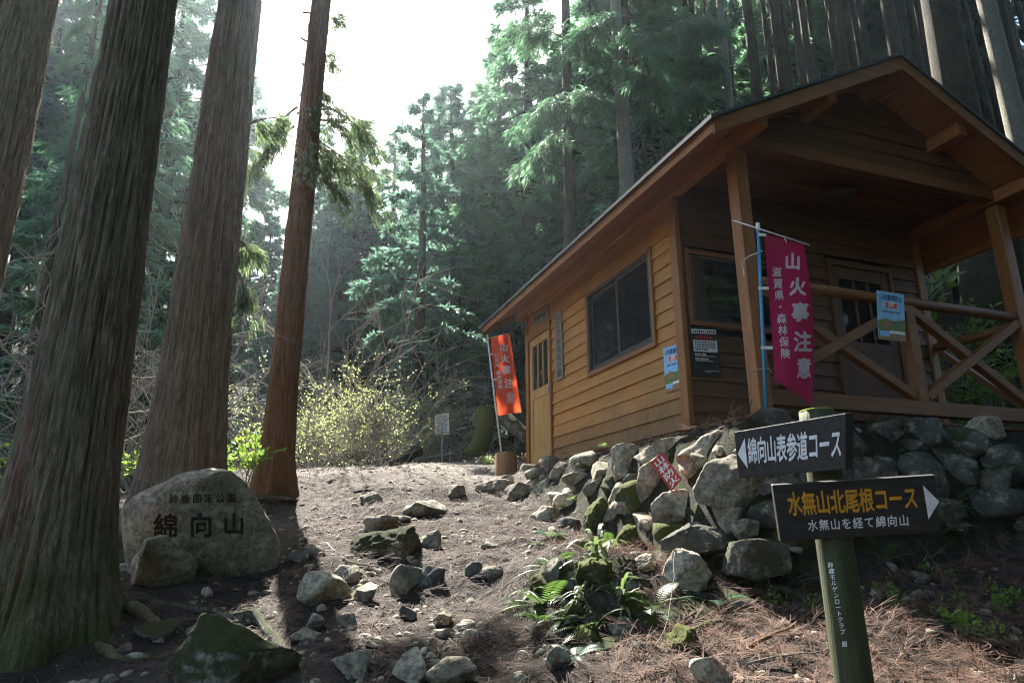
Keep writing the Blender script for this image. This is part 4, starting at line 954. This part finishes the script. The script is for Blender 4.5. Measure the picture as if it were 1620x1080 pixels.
for i, (px, Y, s, v, lab) in enumerate([(560, 12.2, 1.05, 0, 'yellow green budding shrub in front of the middle cypress, left'), (640, 12.6, 1.0, 1, 'yellow green budding shrub against the dark cypress stem'), (500, 11.8, .95, 1, 'yellow green budding shrub right behind the reddish cedar'), (690, 13.6, .85, 0, 'budding shrub around the white notice board'), (600, 14.5, 1.1, 1, 'pale budding shrub in the second row behind the path crest'), (465, 12.6, 1.15, 0, 'budding shrub showing left and right of the reddish cedar'), (530, 13.2, 1.25, 1, 'tall budding shrub left of the middle cypress'), (585, 11.6, .9, 1, 'low budding shrub at the path crest'), (735, 14.0, 1.0, 1, 'budding shrub behind the far red banner'), (670, 15.2, 1.2, 0, 'budding shrub behind the dark cypress stem')]):
    put_bush(BUD[v], gp(px, Y), s, i * 1.7, lab, 'budding_shrub', group='budding shrubs beyond the path crest')
for i, (px, Y, s, v, lab) in enumerate([(560, 10.9, .75, 1, 'bare grey thicket at the left end of the path crest'), (610, 11.6, .8, 0, 'bare leaning branches beside the dark stump of the middle cypress'), (500, 10.5, .7, 1, 'bare twiggy bush right of the reddish cedar foot'), (30, 8.5, 1.4, 0, 'bare pale branches left of the biggest cedar'), (100, 11, 1.5, 1, 'bare branches in the dark left of the biggest cedar'), (20, 6.9, 1.2, 1, 'pale bare twigs close behind the picture edge cedar'), (225, 8.3, 1.3, 1, 'near bare branches between the two thick cedars'), (70, 9.2, 1.7, 0, 'wide bare branches between the two leftmost cedars'), (235, 10.5, 1.5, 0, 'bare tangle between the two thick cedars'), (270, 13.5, 1.6, 1, 'far bare tangle between the two thick cedars'), (430, 12.5, 1.7, 0, 'tall bare branches behind the slim reddish cedar'), (745, 13.5, .9, 1, 'brown bare brush on the slope behind the far red banner'), (560, 15.5, 2.2, 0, 'tall bare forked sapling in front of the bluish cypresses')]):
    put_bush(BARE[v], gp(px, Y), s, i * 2.1, lab, 'bare_shrub', group='bare shrubs')
for i, (px, Y, s, v, lab) in enumerate([(385, 7.9, .85, 1, 'bright green leafy shrub between the thick cedar and the reddish cedar'), (15, 6.6, .9, 1, 'yellow green leafy shrub at the left picture edge'), (60, 8.2, .9, 1, 'green leafy shrub low behind the biggest cedar'), (225, 9.0, .8, 1, 'leafy twigs between the two thick cedars')]):
    put_bush(BROAD[v], gp(px, Y), s, i * 1.3, lab, 'leafy_shrub')
for i, (b, a, s, v, lab) in enumerate([(HW + 1.4, .6, 1.0, 0, 'glossy evergreen shrub seen through the porch beside its right post'), (HW + 2.0, 1.5, 1.2, 1, 'bright evergreen shrub on the bank behind the porch'), (HW + 1.0, 1.6, .9, 0, 'evergreen shrub low against the right wall of the hut'), (HW + 2.6, .2, 1.2, 0, 'evergreen shrub right of the porch right post'), (HW + 3.2, 2.2, 1.3, 1, 'evergreen shrub higher on the bank behind the porch'), (HW + 2.2, -.8, .9, 1, 'evergreen shrub at the right picture edge beside the porch')]):
    p = hw(b, a, 0); put_bush(BROAD[v], (p[0], p[1], Hs(p[0], p[1])), s, i * 2.0, lab, 'evergreen_shrub', group='evergreen shrubs on the bank behind the porch')
p = hw(HW + 1.5, 2.6, 0); put_bush(BROAD[1], (p[0], p[1], Hs(p[0], p[1])), 2.6, 3.3, 'tall yellow green shrub showing over the right roof slope', 'evergreen_shrub')
def fern_proto(seed, n, L, m, droop=.5):
    rs = np.random.RandomState(seed); V, F, mb = [], [], MB()
    for i in range(n):
        a = i * 6.283 / n + rs.uniform(-.4, .4); el = rs.uniform(.4, 1.0); Lf = L * rs.uniform(.7, 1.1); s = np.linspace(0, 1, 22); h = np.array([math.cos(a), math.sin(a), 0])
        cv = h * (s * Lf * math.cos(el * .8))[:, None] + np.array([0, 0, 1.0]) * ((s * math.sin(el) - droop * s ** 2) * Lf)[:, None]; mb.tube(cv[::3], .0022, 3, cap=False)
        sd_ = np.array([-math.sin(a), math.cos(a), 0])
        for k in range(3, 22):
            w = Lf * .21 * math.sin(math.pi * min(1, (s[k] * .95 + .08))) ** .8; tg = unit(cv[k] - cv[k - 1])
            for sg in (-1, 1):
                d = unit(sd_ * sg + tg * .45 + np.array([0, 0, -.15])); nn = tg * Lf * .0105; b = cv[k]; q = len(V)
                V += [b - nn, b + d * w * .5 - nn * 1.1 , b + d * w, b + d * w * .5 + nn * 1.2, b + nn]; F.append((q, q+1, q+2, q+3, q+4))
    return (mesh('rachis', mb.V, mb.F, MAT[m]), mesh('fronds', V, F, MAT[m]))
def blade_proto(seed, n, L, W_, m, arch=.9, stems=1):
    rs = np.random.RandomState(seed); V, F = [], []
    for i in range(n):
        a = rs.uniform(0, 6.28); el = rs.uniform(.35, 1.25); Lf = L * rs.uniform(.6, 1.15); s = np.linspace(0, 1, 7); h = np.array([math.cos(a), math.sin(a), 0]); b0 = np.array([rs.normal() * .03, rs.normal() * .03, rs.uniform(0, .10) * stems])
        cv = b0 + h * (s * Lf * math.cos(el))[:, None] + np.array([0, 0, 1.0]) * ((s * math.sin(el) - arch * s ** 2 * .6) * Lf)[:, None]; sd_ = np.array([-math.sin(a), math.cos(a), 0]); q = len(V)
        for k in range(7): w = W_ * math.sin(math.pi * (s[k] * .93 + .06)) ** .7; V += [cv[k] + sd_ * w, cv[k] - sd_ * w + [0, 0, .15 * w]]
        F += [(q+2*k, q+2*k+1, q+2*k+3, q+2*k+2) for k in range(6)]
    return mesh('blades', V, F, MAT[m])
FERN = [fern_proto(301, 8, .34, 'leaf_fern'), fern_proto(302, 7, .30, 'leaf_bluefern'), fern_proto(303, 9, .26, 'leaf_fern', .7)]
def put_fern(px, py, s, v, lab):
    P, d = ghit(px[0], px[1])
    o = bpy.data.objects.new('fern', None); C.objects.link(o); o.location = [float(t) for t in P]; o.rotation_euler = (random.Random(px if not isinstance(px, tuple) else px[0]).uniform(-.1, .1) - .2, 0, (px if not isinstance(px, tuple) else px[0]) * .7); o.scale = (s, s, s); o.empty_display_size = .1
    tag(o, lab, 'fern', 'ferns on and below the stone bank'); inst('rachis', FERN[v][0], o); inst('fronds', FERN[v][1], o)
FL = [((880, 905), 0, .85, 0, 'fern spilling over the mossy mound, topmost left'), ((905, 945), 0, .9, 2, 'fern in the middle of the mossy mound beside the path'), ((850, 985), 0, .85, 0, 'fern at the path side foot of the mossy mound'), ((935, 1000), 0, .8, 0, 'fern below the bamboo grass on the mossy mound'), ((1035, 965), 0, .9, 0, 'fern at the left foot of the angular pale rock'), ((1130, 960), 0, 1.0, 1, 'fern in the shade right of the angular pale rock'), ((960, 870), 0, .8, 0, 'fern between the two upright mossy stones'), ((1250, 930), 0, .9, 1, 'fern left of the signpost below the boards'), ((1480, 850), 0, 1.0, 0, 'fern at the wall foot right of the signpost'),
 ((862, 962), 4.55, 1.0, 0, 'green fern left of the bamboo grass on the bank'), ((890, 985), 4.4, .95, 2, 'yellowish fern just left of the bamboo grass'), ((845, 938), 4.8, .85, 2, 'fern on the path side edge of the bank'), ((995, 985), 4.2, .8, 1, 'bluish fern frond hanging below the bamboo grass'), ((870, 852), 5.7, .75, 1, 'bluish fern in the litter below the left boulders'), ((845, 862), 5.6, .6, 2, 'small fern in the litter above the mossy rocks'),
 ((1190, 895), 4.85, .95, 0, 'fern in the shade left of the lower sign board'), ((1215, 930), 4.6, .8, 0, 'fern below the lower sign board, left of the post'), ((1395, 690), 5.35, .9, 1, 'fern on top of the stones right of the upper sign board'), ((1440, 715), 5.25, .8, 1, 'bluish fern hanging from the stones under the railing'), ((1400, 890), 4.7, .7, 0, 'fern behind the post, right side'), ((1510, 805), 5.0, .9, 0, 'fern right of the lower sign board tip'), ((1345, 665), 5.5, .6, 0, 'small fern under the porch beam'), ((910, 1040), 4.05, .7, 1, 'small fern at the foot of the bank'), ((1130, 880), 4.7, .5, 2, 'fern behind the angular pale rock')]
for px, dep, s, v, lab in FL: put_fern(px, dep, s, v, lab)
BAM = [blade_proto(311, 34, .27, .011, 'leaf_bamboo', 1.0, 1.5), blade_proto(312, 30, .24, .010, 'leaf_bamboo', 1.2, 1.2)]
for i, (px, py, dep, s, v, lab) in enumerate([(945, 905, 4.5, 1.15, 0, 'pale bamboo grass clump on the bank, topmost'), (925, 965, 4.35, .95, 1, 'bamboo grass clump in the middle of the bank, left'), (985, 970, 4.25, .9, 0, 'bamboo grass clump beside the angular pale rock'), (1525, 815, 4.9, .6, 1, 'dark grass tuft right of the lower sign board')]):
    o = inst('bamboo_grass', BAM[v], None, ghit(px, py)[0], i * 1.9, (s, s, s)); tag(o, lab, 'grass')
GR = blade_proto(313, 60, .35, .006, 'leaf_bright', 1.0, .2); GD = blade_proto(314, 70, .4, .008, 'leaf_dry', 1.3, .3)
for i, (px, Y, s, me, lab) in enumerate([(775, 10.6, 1.2, GD, 'pale dry grass tuft left of the tree stump'), (800, 10.9, 1.3, GR, 'green grass tuft under the far red banner'), (825, 10.8, 1.0, GD, 'dry grass against the far corner of the hut'), (755, 10.9, 1.0, GD, 'dry grass tuft at the leaning mossy log'), (690, 12.2, 1.0, GR, 'grass under the white notice board'), (720, 12.0, .9, GR, 'grass right of the white notice board'), (665, 12.4, .8, GR, 'grass beside the dark stem on the path crest'), (770, 10.2, .8, GR, 'low grass left of the stump foot')]):
    tag(inst('grass_tuft', me, None, gp(px, Y), i * 1.1, (s, s, s)), lab, 'grass', 'grass tufts around the hut end')
for i, (px, py, dep) in enumerate([(905, 790, 6.1), (1125, 735, 5.35), (1035, 785, 5.5), (955, 705, 6.5)]):
    tag(inst('grass_tuft', GR, None, pd(px, py, dep), i * 2.1, (.22,) * 3), ['tiny green tuft on the slab near the path', 'tiny moss green tuft on the big rounded boulder', 'tiny tuft at the foot of the small red sign', 'tiny weed tuft at the wall foot of the hut'][i], 'grass', 'tiny tufts between the boulders')
SEED = bush_proto(315, .22, 1.2, 5, 1, 2, .04, .013, 'twig_grey', 'leaf_bright', .002)
for i, (px, py) in enumerate([(1420, 945), (1550, 960), (1590, 945), (1480, 985), (1440, 910), (1235, 905), (1560, 1000), (1250, 955)]):
    P, d = ghit(px, py); put_bush(SEED, P, 1.0 - .08 * (i % 3), i * 1.1, 'low bright green seedling in the litter around the signpost', 'seedling', 'seedling', 'green seedlings around the signpost')
# moss tufts on stems: fallen and leaning mossy logs, stump
def log(name, a, b, r, m, label, cat='log', n=14, seed=0):
    t = np.linspace(0, 1, 14); P = np.array(a) + (np.array(b) - np.array(a)) * t[:, None]; P = P + np.stack([fbm(P * 2 + k * 5 + seed, 2, k) for k in range(3)], -1) * r * .4
    o = MB().tube(P, r * (1 + .15 * fbm(P * 5 + seed, 2, seed)), n).obj(name, MAT[m], smooth=True); return tag(o, label, cat)
log('mossy_log', atY(750, 726, 11.3), atY(772, 652, 11.6), .16, 'rock_moss_full', 'bright green mossy log leaning left of the far red banner')
log('fallen_log', atY(787, 655, 11.6), atY(835, 690, 11.2), .12, 'rock_moss', 'dark fallen log lying behind the far red banner')
log('fallen_log', atY(620, 742, 11.7), atY(662, 712, 12.0), .10, 'bark_dark', 'dark log against the foot of the middle cypress')
P, d = ghit(800, 749); rr = 17 / FPX * d; st = thing('tree_stump', P, 'short sawn tree stump standing left of the hut door', 'stump')
th = np.linspace(0, 2 * math.pi, 28, endpoint=False); rv = rr * (1 + .06 * np.sin(3 * th + 1) + .03 * np.sin(7 * th)); Hst = 32 / FPX * d
V = [(P[0] + r_ * math.cos(t), P[1] + r_ * math.sin(t), P[2] + z) for z, k in ((-.08, 1.08), (.02, 1.04), (Hst * .6, 1.0), (Hst, 1.0)) for t, r_ in zip(th, rv * k)]
obj('bark', V, [(i*28+j, i*28+(j+1) % 28, (i+1)*28+(j+1) % 28, (i+1)*28+j) for i in range(3) for j in range(28)], MAT['stump_wood'], st, smooth=True)
obj('cut_face', [(P[0] + r_ * .995 * math.cos(t), P[1] + r_ * .995 * math.sin(t), P[2] + Hst - .002) for t, r_ in zip(th, rv)], [tuple(range(28))], MAT['door_wood'], st)
# dead sticks
def stick(pts, r, label, m='twig_grey', name='stick'):
    Q = np.array([ghit(x, y)[0] + np.array([0, 0, l_]) for x, y, l_ in pts]); t = np.linspace(0, len(Q) - 1, 12); Q = np.stack([np.interp(t, range(len(Q)), Q[:, i]) for i in range(3)], -1); Q += np.stack([fbm(Q * 4 + k * 7, 2, k) for k in range(3)], -1) * .015
    tag(MB().tube(Q, np.linspace(r, r * .5, 12), 7).obj(name, MAT[m], smooth=True), label, 'stick')
stick([(1190, 1035, .03), (1250, 1010, .05), (1310, 972, .06)], .012, 'brown curved stick lying in the litter left of the signpost', 'bark_red')
stick([(515, 862, .02), (545, 892, .02), (600, 905, .02)], .009, 'thin bent stick on the path left of the moss topped boulder')
stick([(560, 778, .0), (610, 775, .01), (655, 777, .0)], .015, 'dark stick lying across the upper path', 'bark_dark')
stick([(1000, 1075, .02), (1060, 1020, .08), (1075, 960, .3)], .004, 'thin dry stalk leaning on the bank')
stick([(1180, 1062, .02), (1240, 1052, .03), (1310, 1030, .02)], .006, 'straight dry twig in the sunlit litter below the curved stick')
stick([(865, 925, .05), (880, 905, .12), (905, 890, .15)], .004, 'pale bent twig over the mossy rocks')

# ------------------------------------------------------------------ signpost
sp_top, sp_bot = pd(1291, 652, 2.86), pd(1352, 1085, 2.50)
ax = unit(sp_bot - sp_top); sp_end = sp_bot + ax * .75
sp = thing('signpost', (sp_end[0], sp_end[1], sp_end[2]), 'round mossy wooden signpost with two black direction boards', 'signpost')
tpost = np.linspace(0, 1, 30); PP_ = sp_top + (sp_end - sp_top) * tpost[:, None]
post = MB().tube(PP_, .068, 26).obj('post', MAT['post_wood'], sp, smooth=True)
mb = MB(); mb.tube([sp_top - ax * .004, sp_top - ax * .0005], [.067, .069], 26).obj('post_top', MAT['lichen'], sp)
up_ = -ax
def board(TLp, TRp, BLp, BRp, dl, dr, th, name='board'):
    """front corners from pixels with the distances of the left and right ends"""
    TL, TR = pd(*TLp, dl), pd(*TRp, dr); BL = pd(*BLp, dl - .02)
    n_ = unit(np.cross(TR - TL, TL - BL)); n_ = n_ if np.dot(n_, EYE - TL) > 0 else -n_
    q = pray(*BRp); BR = EYE + q * (np.dot(TL - EYE, n_) / np.dot(q, n_))
    o = MB().hexa([BL - n_ * th, BR - n_ * th, BR, BL, TL - n_ * th, TR - n_ * th, TR, TL]).obj(name, MAT['dark_board'], sp, bevel=.003)
    fn = quad_fn(TL, TR, BR, BL, .0015)
    edge = MB().hexa([TL - n_ * th * .96, TR - n_ * th * .96, TR - n_ * .002, TL - n_ * .002] + [q + unit(TL - BL) * .0015 for q in (TL - n_ * th * .96, TR - n_ * th * .96, TR - n_ * .002, TL - n_ * .002)])
    return o, fn, (TL, TR, BR, BL, n_), edge
b1, f1_, c1, e1 = board((1161, 683), (1338, 653), (1168, 756), (1338, 742), 2.98, 2.52, .045)
b2, f2_, c2, e2 = board((1222, 767), (1480, 751), (1235, 857), (1488, 840), 2.66, 2.58, .035)
OFF[b1.name] = OFF[sp.name]; OFF[b2.name] = OFF[sp.name]
def inv(fn, x, y):
    """board coordinates of a pixel (small Newton solve on the projected quad)"""
    uv = np.array([.5, .5])
    def pj(q): 
        d = np.array(fn(*q)) - EYE; return np.array([810 + FPX * (d @ Rv) / (d @ Fv), 540 - FPX * (d @ Uv) / (d @ Fv)])
    for _ in range(8):
        p0_ = pj(uv); J = np.stack([(pj(uv + [1e-3, 0]) - p0_) / 1e-3, (pj(uv + [0, 1e-3]) - p0_) / 1e-3], 1); uv = uv + np.linalg.solve(J, np.array([x, y]) - p0_)
    return uv
def board_row(fn, s, p0_, p1_, hpx, asp, m, parent, bold):
    a, b = inv(fn, *p0_), inv(fn, *p1_); n = len(s); hv = abs(inv(fn, p0_[0], p0_[1] + hpx)[1] - a[1]); items = []
    for i, ch in enumerate(s):
        q = a + (b - a) * (i + .5) / n; items.append((ch, q[0], q[1], abs(b[0] - a[0]) / n * asp, -hv))
    lettering('lettering', items, fn, MAT[m], parent, bold=bold)
board_row(f1_, '綿向山表参道コース', (1183, 713), (1332, 700), 43, 1.02, 'white_paint', b1, .03)
poly('arrow', [tuple(inv(f1_, *q)) for q in ((1167, 718), (1178, 693), (1183, 741))], f1_, MAT['white_paint'], b1)
board_row(f2_, '水無山北尾根コース', (1246, 797), (1452, 786), 40, 1.02, 'yellow_paint', b2, .032)
board_row(f2_, '水無山を経て綿向山', (1277, 831), (1439, 822), 19, .92, 'white_paint', b2, .022)
poly('arrow', [tuple(inv(f2_, *q)) for q in ((1460, 767), (1486, 793), (1469, 821))], f2_, MAT['white_paint'], b2)
def on_post(px, py):
    r = unit(pray(px, py)); w = EYE - sp_top; a_ = r - (r @ ax) * ax; b_ = w - (w @ ax) * ax; A = a_ @ a_; B = 2 * a_ @ b_; Cc = b_ @ b_ - .0695 ** 2; D_ = max(0, B * B - 4 * A * Cc); return EYE + r * ((-B - math.sqrt(D_)) / (2 * A))
txt = '鈴鹿モルゲンロートクラブ 設'
px_letters('lettering', [(c, 1314 + i * 1.72, 893 + i * 9.6, 9, 9.5) for i, c in enumerate(txt) if c != ' '], on_post, MAT['white_paint'], sp, .015, cuts=1)
# small red sign
rs_, fn = flat_panel('warning_sign', pd(1029, 731, 5.05), pd(1047, 714, 5.05), pd(1079, 757, 4.95), pd(1062, 777, 4.95), .012, MAT['red_board'], 'small tilted red board with white letters stuck between the boulders', 'sign')
lettering('lettering', flip(column('山林防火', .5, .03, .97, .8)), fn(.0015), MAT['white_paint'], rs_, bold=.03)
MB().tube([pd(1056, 748, 5.08), pd(1070, 790, 5.1)], .012, 8).obj('stake', MAT['grey_wood'], rs_)
# white notice
Yn = 12.6; base = gp(700, Yn); nbp, fn = flat_panel('white_notice', atY(688, 656, Yn), atY(710, 653, Yn), atY(711, 687, Yn), atY(689, 688, Yn), .01, MAT['poster_white'], 'white printed notice board on a thin post beyond the path', 'notice')
rects('small_print', marks([(.1 + k * .095, .045, .1, .88, .07) for k in range(9)], random.Random(5)), fn(.004), MAT['poster_ink'], nbp)
MB().tube([atY(700, 670, Yn + .02), base - np.array([0, 0, .2])], .02, 8).obj('post', MAT['grey_steel'], nbp)
hr = thing('pipe_rail', gp(700, 12.9), 'thin grey pipe railing beside the white notice board', 'railing')
for dz in (.25, .42): MB().tube([gp(655, 12.9) + [0, 0, dz - .05], gp(716, 12.8) + [0, 0, dz]], .018, 6).obj('rail', MAT['grey_steel'], hr)
for px in (660, 712): MB().tube([gp(px, 12.86) - [0, 0, .1], gp(px, 12.86) + [0, 0, .5]], .022, 6).obj('post', MAT['grey_steel'], hr)

# ------------------------------------------------------------------ banners
def banner(Y, outline, fold, pole, bar, main, sub, mc, pole_m, label, ties, base_z, thick):
    (TL, TR, BR, BL, bul) = outline
    def Yc(px, py): return Y + fold(px, py)
    bp_, tp_ = atY(*pole[1], Y), atY(*pole[0], Y); d_ = unit(bp_ - tp_); bot = bp_ + d_ * max(0.0, (bp_[2] - base_z) / -d_[2]) if bp_[2] > base_z else bp_
    o = thing('banner', bot, label, 'banner', 'fire warning banners')
    nu, nv = 24, 60; V = []
    for j in range(nv + 1):
        v = j / nv
        for i in range(nu + 1):
            u = i / nu; px = (TL[0] * (1 - u) + TR[0] * u) * (1 - v) + (BL[0] * (1 - u) + BR[0] * u) * v + bul * math.sin(math.pi * v) * u; py = (TL[1] * (1 - u) + TR[1] * u) * (1 - v) + (BL[1] * (1 - u) + BR[1] * u) * v
            V.append(atY(px, py, Yc(px, py)))
    F = [(j*(nu+1)+i, j*(nu+1)+i+1, (j+1)*(nu+1)+i+1, (j+1)*(nu+1)+i) for j in range(nv) for i in range(nu)]
    cl = obj('cloth', V, F, MAT[mc], o, smooth=True); OFF[cl.name] = OFF[o.name]
    fn = lambda x, y: atY(x, y, Yc(x, y) - .004)
    px_letters('lettering', main, fn, MAT['cloth_white'], cl, .05, 2); px_letters('lettering', sub, fn, MAT['cloth_white'], cl, .03, 1)
    MB().tube([tp_, bot], thick, 12).obj('pole', MAT[pole_m], o, smooth=True); MB().tube([tp_ - d_ * thick * 2, tp_ + d_ * thick * 3], thick * 1.3, 12).obj('pole_cap', MAT['white_plastic'], o, smooth=True)
    MB().tube([atY(*bar[0], Y - .02), atY(*bar[1], Y - .02)], thick * .42, 8).obj('crossbar', MAT['white_plastic'], o, smooth=True)
    for a, b in ties: 
        a_, b_ = atY(*a, Y - .015), atY(*b, Y - .008); z = np.array([0, 0, thick * .9]); y = np.array([0, .004, 0])
        MB().hexa([a_ - z - y, b_ - z - y, b_ - z + y, a_ - z + y, a_ + z - y, b_ + z - y, b_ + z + y, a_ + z + y]).obj('tie_loop', MAT['poster_white'], o)
    return o
nf = lambda px, py: .035 * math.sin((px - 1205) / 17 + (py - 370) / 90) * min(1, .25 + (py - 360) / 260) + .05 * math.sin((py - 370) / 75)
ban1 = banner(5.12, ((1209, 370), (1272, 387), (1284, 640), (1226, 600), 9), nf, ((1199, 358), (1213, 667)), ((1158, 348), (1281, 388)),
 [('山', 1254, 413, 26, 28), ('火', 1262, 453, 28, 30), ('事', 1266, 493, 29, 31), ('注', 1270, 540, 30, 34), ('意', 1272, 582, 24, 34)],
 [(c, 1229 + i * 1.9, 430 + i * 18.4, 15.5, 17) for i, c in enumerate('滋賀県・森林保険')], 'cloth_magenta', 'blue_pole', 'magenta banner with white letters on a blue pole at the porch post', [((1200, 456), (1216, 456)), ((1204, 550), (1222, 550)), ((1200, 371), (1212, 372)), ((1240, 374), (1244, 382))], HUT[2] - .13, .0135)
MB().tube([atY(1188, 588, 5.25), atY(1205, 583, 5.13), atY(1216, 582, 5.1), atY(1222, 590, 5.1)], .006, 6).obj('rope', MAT['leaf_dry'], ban1)
MB().tube([atY(1206, 397, 5.1), atY(1185, 405, 5.22), atY(1174, 414, 5.25), atY(1177, 435, 5.25)], .004, 6).obj('rope', MAT['white_plastic'], ban1)
ff = lambda px, py: .05 * math.sin((px - 775) / 9 + (py - 530) / 60)
banner(10.55, ((776, 534), (806, 527), (825, 652), (788, 657), 0), ff, ((771, 532), (790, 690)), ((767, 536), (812, 525)),
 [('山', 797, 549, 14, 14), ('火', 799, 567, 14, 14), ('事', 801, 585, 14, 15), ('注', 805, 606, 15, 16), ('意', 808, 629, 15, 17)],
 [(c, 785 + i * .95 + (1 if i > 2 else 0), 562 + i * 7.6 + (4 if i > 2 else 0), 7, 7.4) for i, c in enumerate('滋賀県森林保険')], 'cloth_orange', 'white_plastic', 'orange red backlit banner with white letters left of the hut door', [((773, 560), (780, 560)), ((779, 600), (786, 600))], Hs(*gp(792, 10.55)[:2]) - .1, .013)

# ------------------------------------------------------------------ litter, gravel
def spray_template(seed):
    rs = np.random.RandomState(seed); V, F = [], []
    def strip(cv, w):
        q = len(V); 
        for k, p in enumerate(cv):
            t = unit(cv[min(k+1, len(cv)-1)] - cv[max(k-1, 0)]); sd_ = np.cross(t, [0, 0, 1.0]); ww = w * (1 - .6 * k / (len(cv) - 1)); V.append(p + sd_ * ww); V.append(p - sd_ * ww)
        F.extend([(q+2*k, q+2*k+1, q+2*k+3, q+2*k+2) for k in range(len(cv) - 1)])
    s = np.linspace(0, 1, 6); L = .24; bend = rs.uniform(-.35, .35)
    st_ = np.stack([s * L, bend * L * s ** 2, .015 * np.sin(s * 3)], -1); strip(st_, .0022)
    for i in range(13):
        q = rs.uniform(.1, 1); p = np.array([np.interp(q, s, st_[:, j]) for j in range(3)]); a = rs.choice([-1, 1]) * rs.uniform(.25, .8) + bend * q; l_ = L * rs.uniform(.25, .5); t = np.linspace(0, 1, 4); cu = rs.uniform(-.6, .6)
        ang = a + cu * t * .7; cv = p + np.stack([np.cos(ang) * l_ * t, np.sin(ang) * l_ * t, .03 * t * rs.uniform(-.2, 1) - .0 * t], -1); strip(cv, .0019)
    return np.array(V), np.array(F)
def scatter(name, templ, n, region, dens, m, seed, smin, smax, lift=.006, tilt=.25, zmin=.66):
    rs = np.random.RandomState(seed); Vs, Fs, off = [], [], 0; x0, x1, y0, y1 = region
    X, Y = rs.uniform(x0, x1, n * 4), y0 + (y1 - y0) * rs.rand(n * 4) ** 1.35; keep = rs.rand(n * 4) < dens(X, Y); X, Y = X[keep][:n], Y[keep][:n]
    bx = (X - HUT[0]) * cY + (Y - HUT[1]) * sY; ay = -(X - HUT[0]) * sY + (Y - HUT[1]) * cY; k = ~((bx > -.05) & (ay > -HP) & (ay < HL) & (bx < HW)); X, Y = X[k], Y[k]
    Z = H(X, Y); e = .08; N_ = unit(np.stack([-(H(X + e, Y) - H(X - e, Y)) / (2 * e), -(H(X, Y + e) - H(X, Y - e)) / (2 * e), np.ones_like(X)], -1)); flat_ = N_[:, 2] > zmin; X, Y, Z, N_ = X[flat_], Y[flat_], Z[flat_], N_[flat_]; N_ = unit(N_ + rs.normal(size=N_.shape) * tilt * .5)
    a = rs.uniform(0, 6.283, len(X)); T = unit(np.cross(N_, np.stack([np.cos(a), np.sin(a), 0 * a], -1))); B = np.cross(N_, T); sc = rs.uniform(smin, smax, len(X)); which = rs.randint(0, len(templ), len(X))
    for t, (TV, TF) in enumerate(templ):
        q = which == t; nn = q.sum()
        if not nn: continue
        P = np.stack([X[q], Y[q], Z[q] + lift], -1)[:, None]; s_ = sc[q][:, None, None]
        V = P + s_ * (TV[None, :, 0:1] * T[q][:, None] + TV[None, :, 1:2] * B[q][:, None] + TV[None, :, 2:3] * N_[q][:, None])
        Vs.append(V.reshape(-1, 3)); Fs.append((TF[None] + (np.arange(nn) * len(TV))[:, None, None] + off).reshape(-1, TF.shape[1])); off += nn * len(TV)
    o = obj(name, np.concatenate(Vs), np.concatenate(Fs), MAT[m], origin=(0, 0, 0)); return o
TS = [spray_template(k) for k in range(7)]
def d_lit(x, y): 
    q = np.stack([x, y, 0 * x], -1); base = .35 + .65 * sstep(-.2, .35, vn(q * 1.1, 31)); return base * (1 - .86 * sstep(7.2, 9.4, y) * sstep(3.0, 1.6, np.abs(x + .9)))
tag(scatter('cedar_litter', TS, 7500, (-4.5, 6.2, 2.4, 12.5), d_lit, 'litter', 1, .4, 1.0, .008), 'brown fallen cedar sprays covering the path and banks', 'litter', kind='stuff')
tag(scatter('cedar_litter', TS, 5500, (.4, 5.5, 2.3, 5.6), lambda x, y: np.where(y < 4.9 + .1 * x, .9, .35), 'litter_red', 2, .4, .95, .02, .4), 'reddish fallen cedar sprays on the slope around the signpost', 'litter', kind='stuff')
STR = [(np.array([(-.5, -.03, 0), (0, -.03, .06), (0, .03, .06), (-.5, .03, 0), (.5, -.02, 0), (.5, .02, 0)]), np.array([(0, 1, 2, 3), (1, 4, 5, 2)]))]
tag(scatter('needle_litter', STR, 46000, (-4.5, 6.2, 2.4, 13), lambda x, y: .6 + 0 * x, 'litter', 3, .03, .11, .004, .5), 'small brown needles and twig bits on the ground', 'litter', kind='stuff')
tag(scatter('wood_chips', STR, 14000, (-3.6, 1.8, 4, 13), lambda x, y: sstep(5.0, 8.5, y), 'chips', 4, .02, .07, .004, .5), 'pale bits of wood and dry leaves on the upper path', 'litter', kind='stuff')
PEB = []
for k in range(6):
    P_, F_ = rock_mesh(600 + k, (1, .8, .55), 2, 5, .05); PEB.append((P_, F_))
tag(scatter('gravel', PEB, 1700, (-3.4, 3.2, 2.6, 12.5), lambda x, y: .25 + .75 * sstep(.0, .3, vn(np.stack([x, y, 0 * x], -1) * 1.6, 51)), 'rock_pale', 5, .012, .065, .0, .2), 'loose small stones strewn over the path', 'gravel', kind='stuff')
tag(scatter('gravel', PEB, 520, (-3.4, 2.6, 2.6, 10), lambda x, y: .5 + 0 * x, 'rock_grey', 6, .03, .11, .0, .2), 'loose grey stones half sunk in the path', 'gravel', kind='stuff')

# ------------------------------------------------------------------ haze
HAZE = 0.0006
hz = MB().box(gx[0] - 3, gx[-1] + 3, gy[0] - 3, gy[-1] + 3, float(GZ.min()) - 1.0, float(GZ.max()) + 27).obj('haze', None); tag(hz, 'thin bright morning haze between the trees', 'haze', kind='stuff')
hm = bpy.data.materials.new('haze'); hm.use_nodes = True; t = hm.node_tree; t.nodes.remove(t.nodes['Principled BSDF'])
pv = t.nodes.new('ShaderNodeVolumePrincipled'); pv.inputs['Color'].default_value = (.76, .90, 1.0, 1); pv.inputs['Density'].default_value = HAZE; pv.inputs['Anisotropy'].default_value = .75
t.links.new(pv.outputs[0], t.nodes['Material Output'].inputs['Volume']); hz.data.materials.append(hm); hz.display_type = 'BOUNDS'
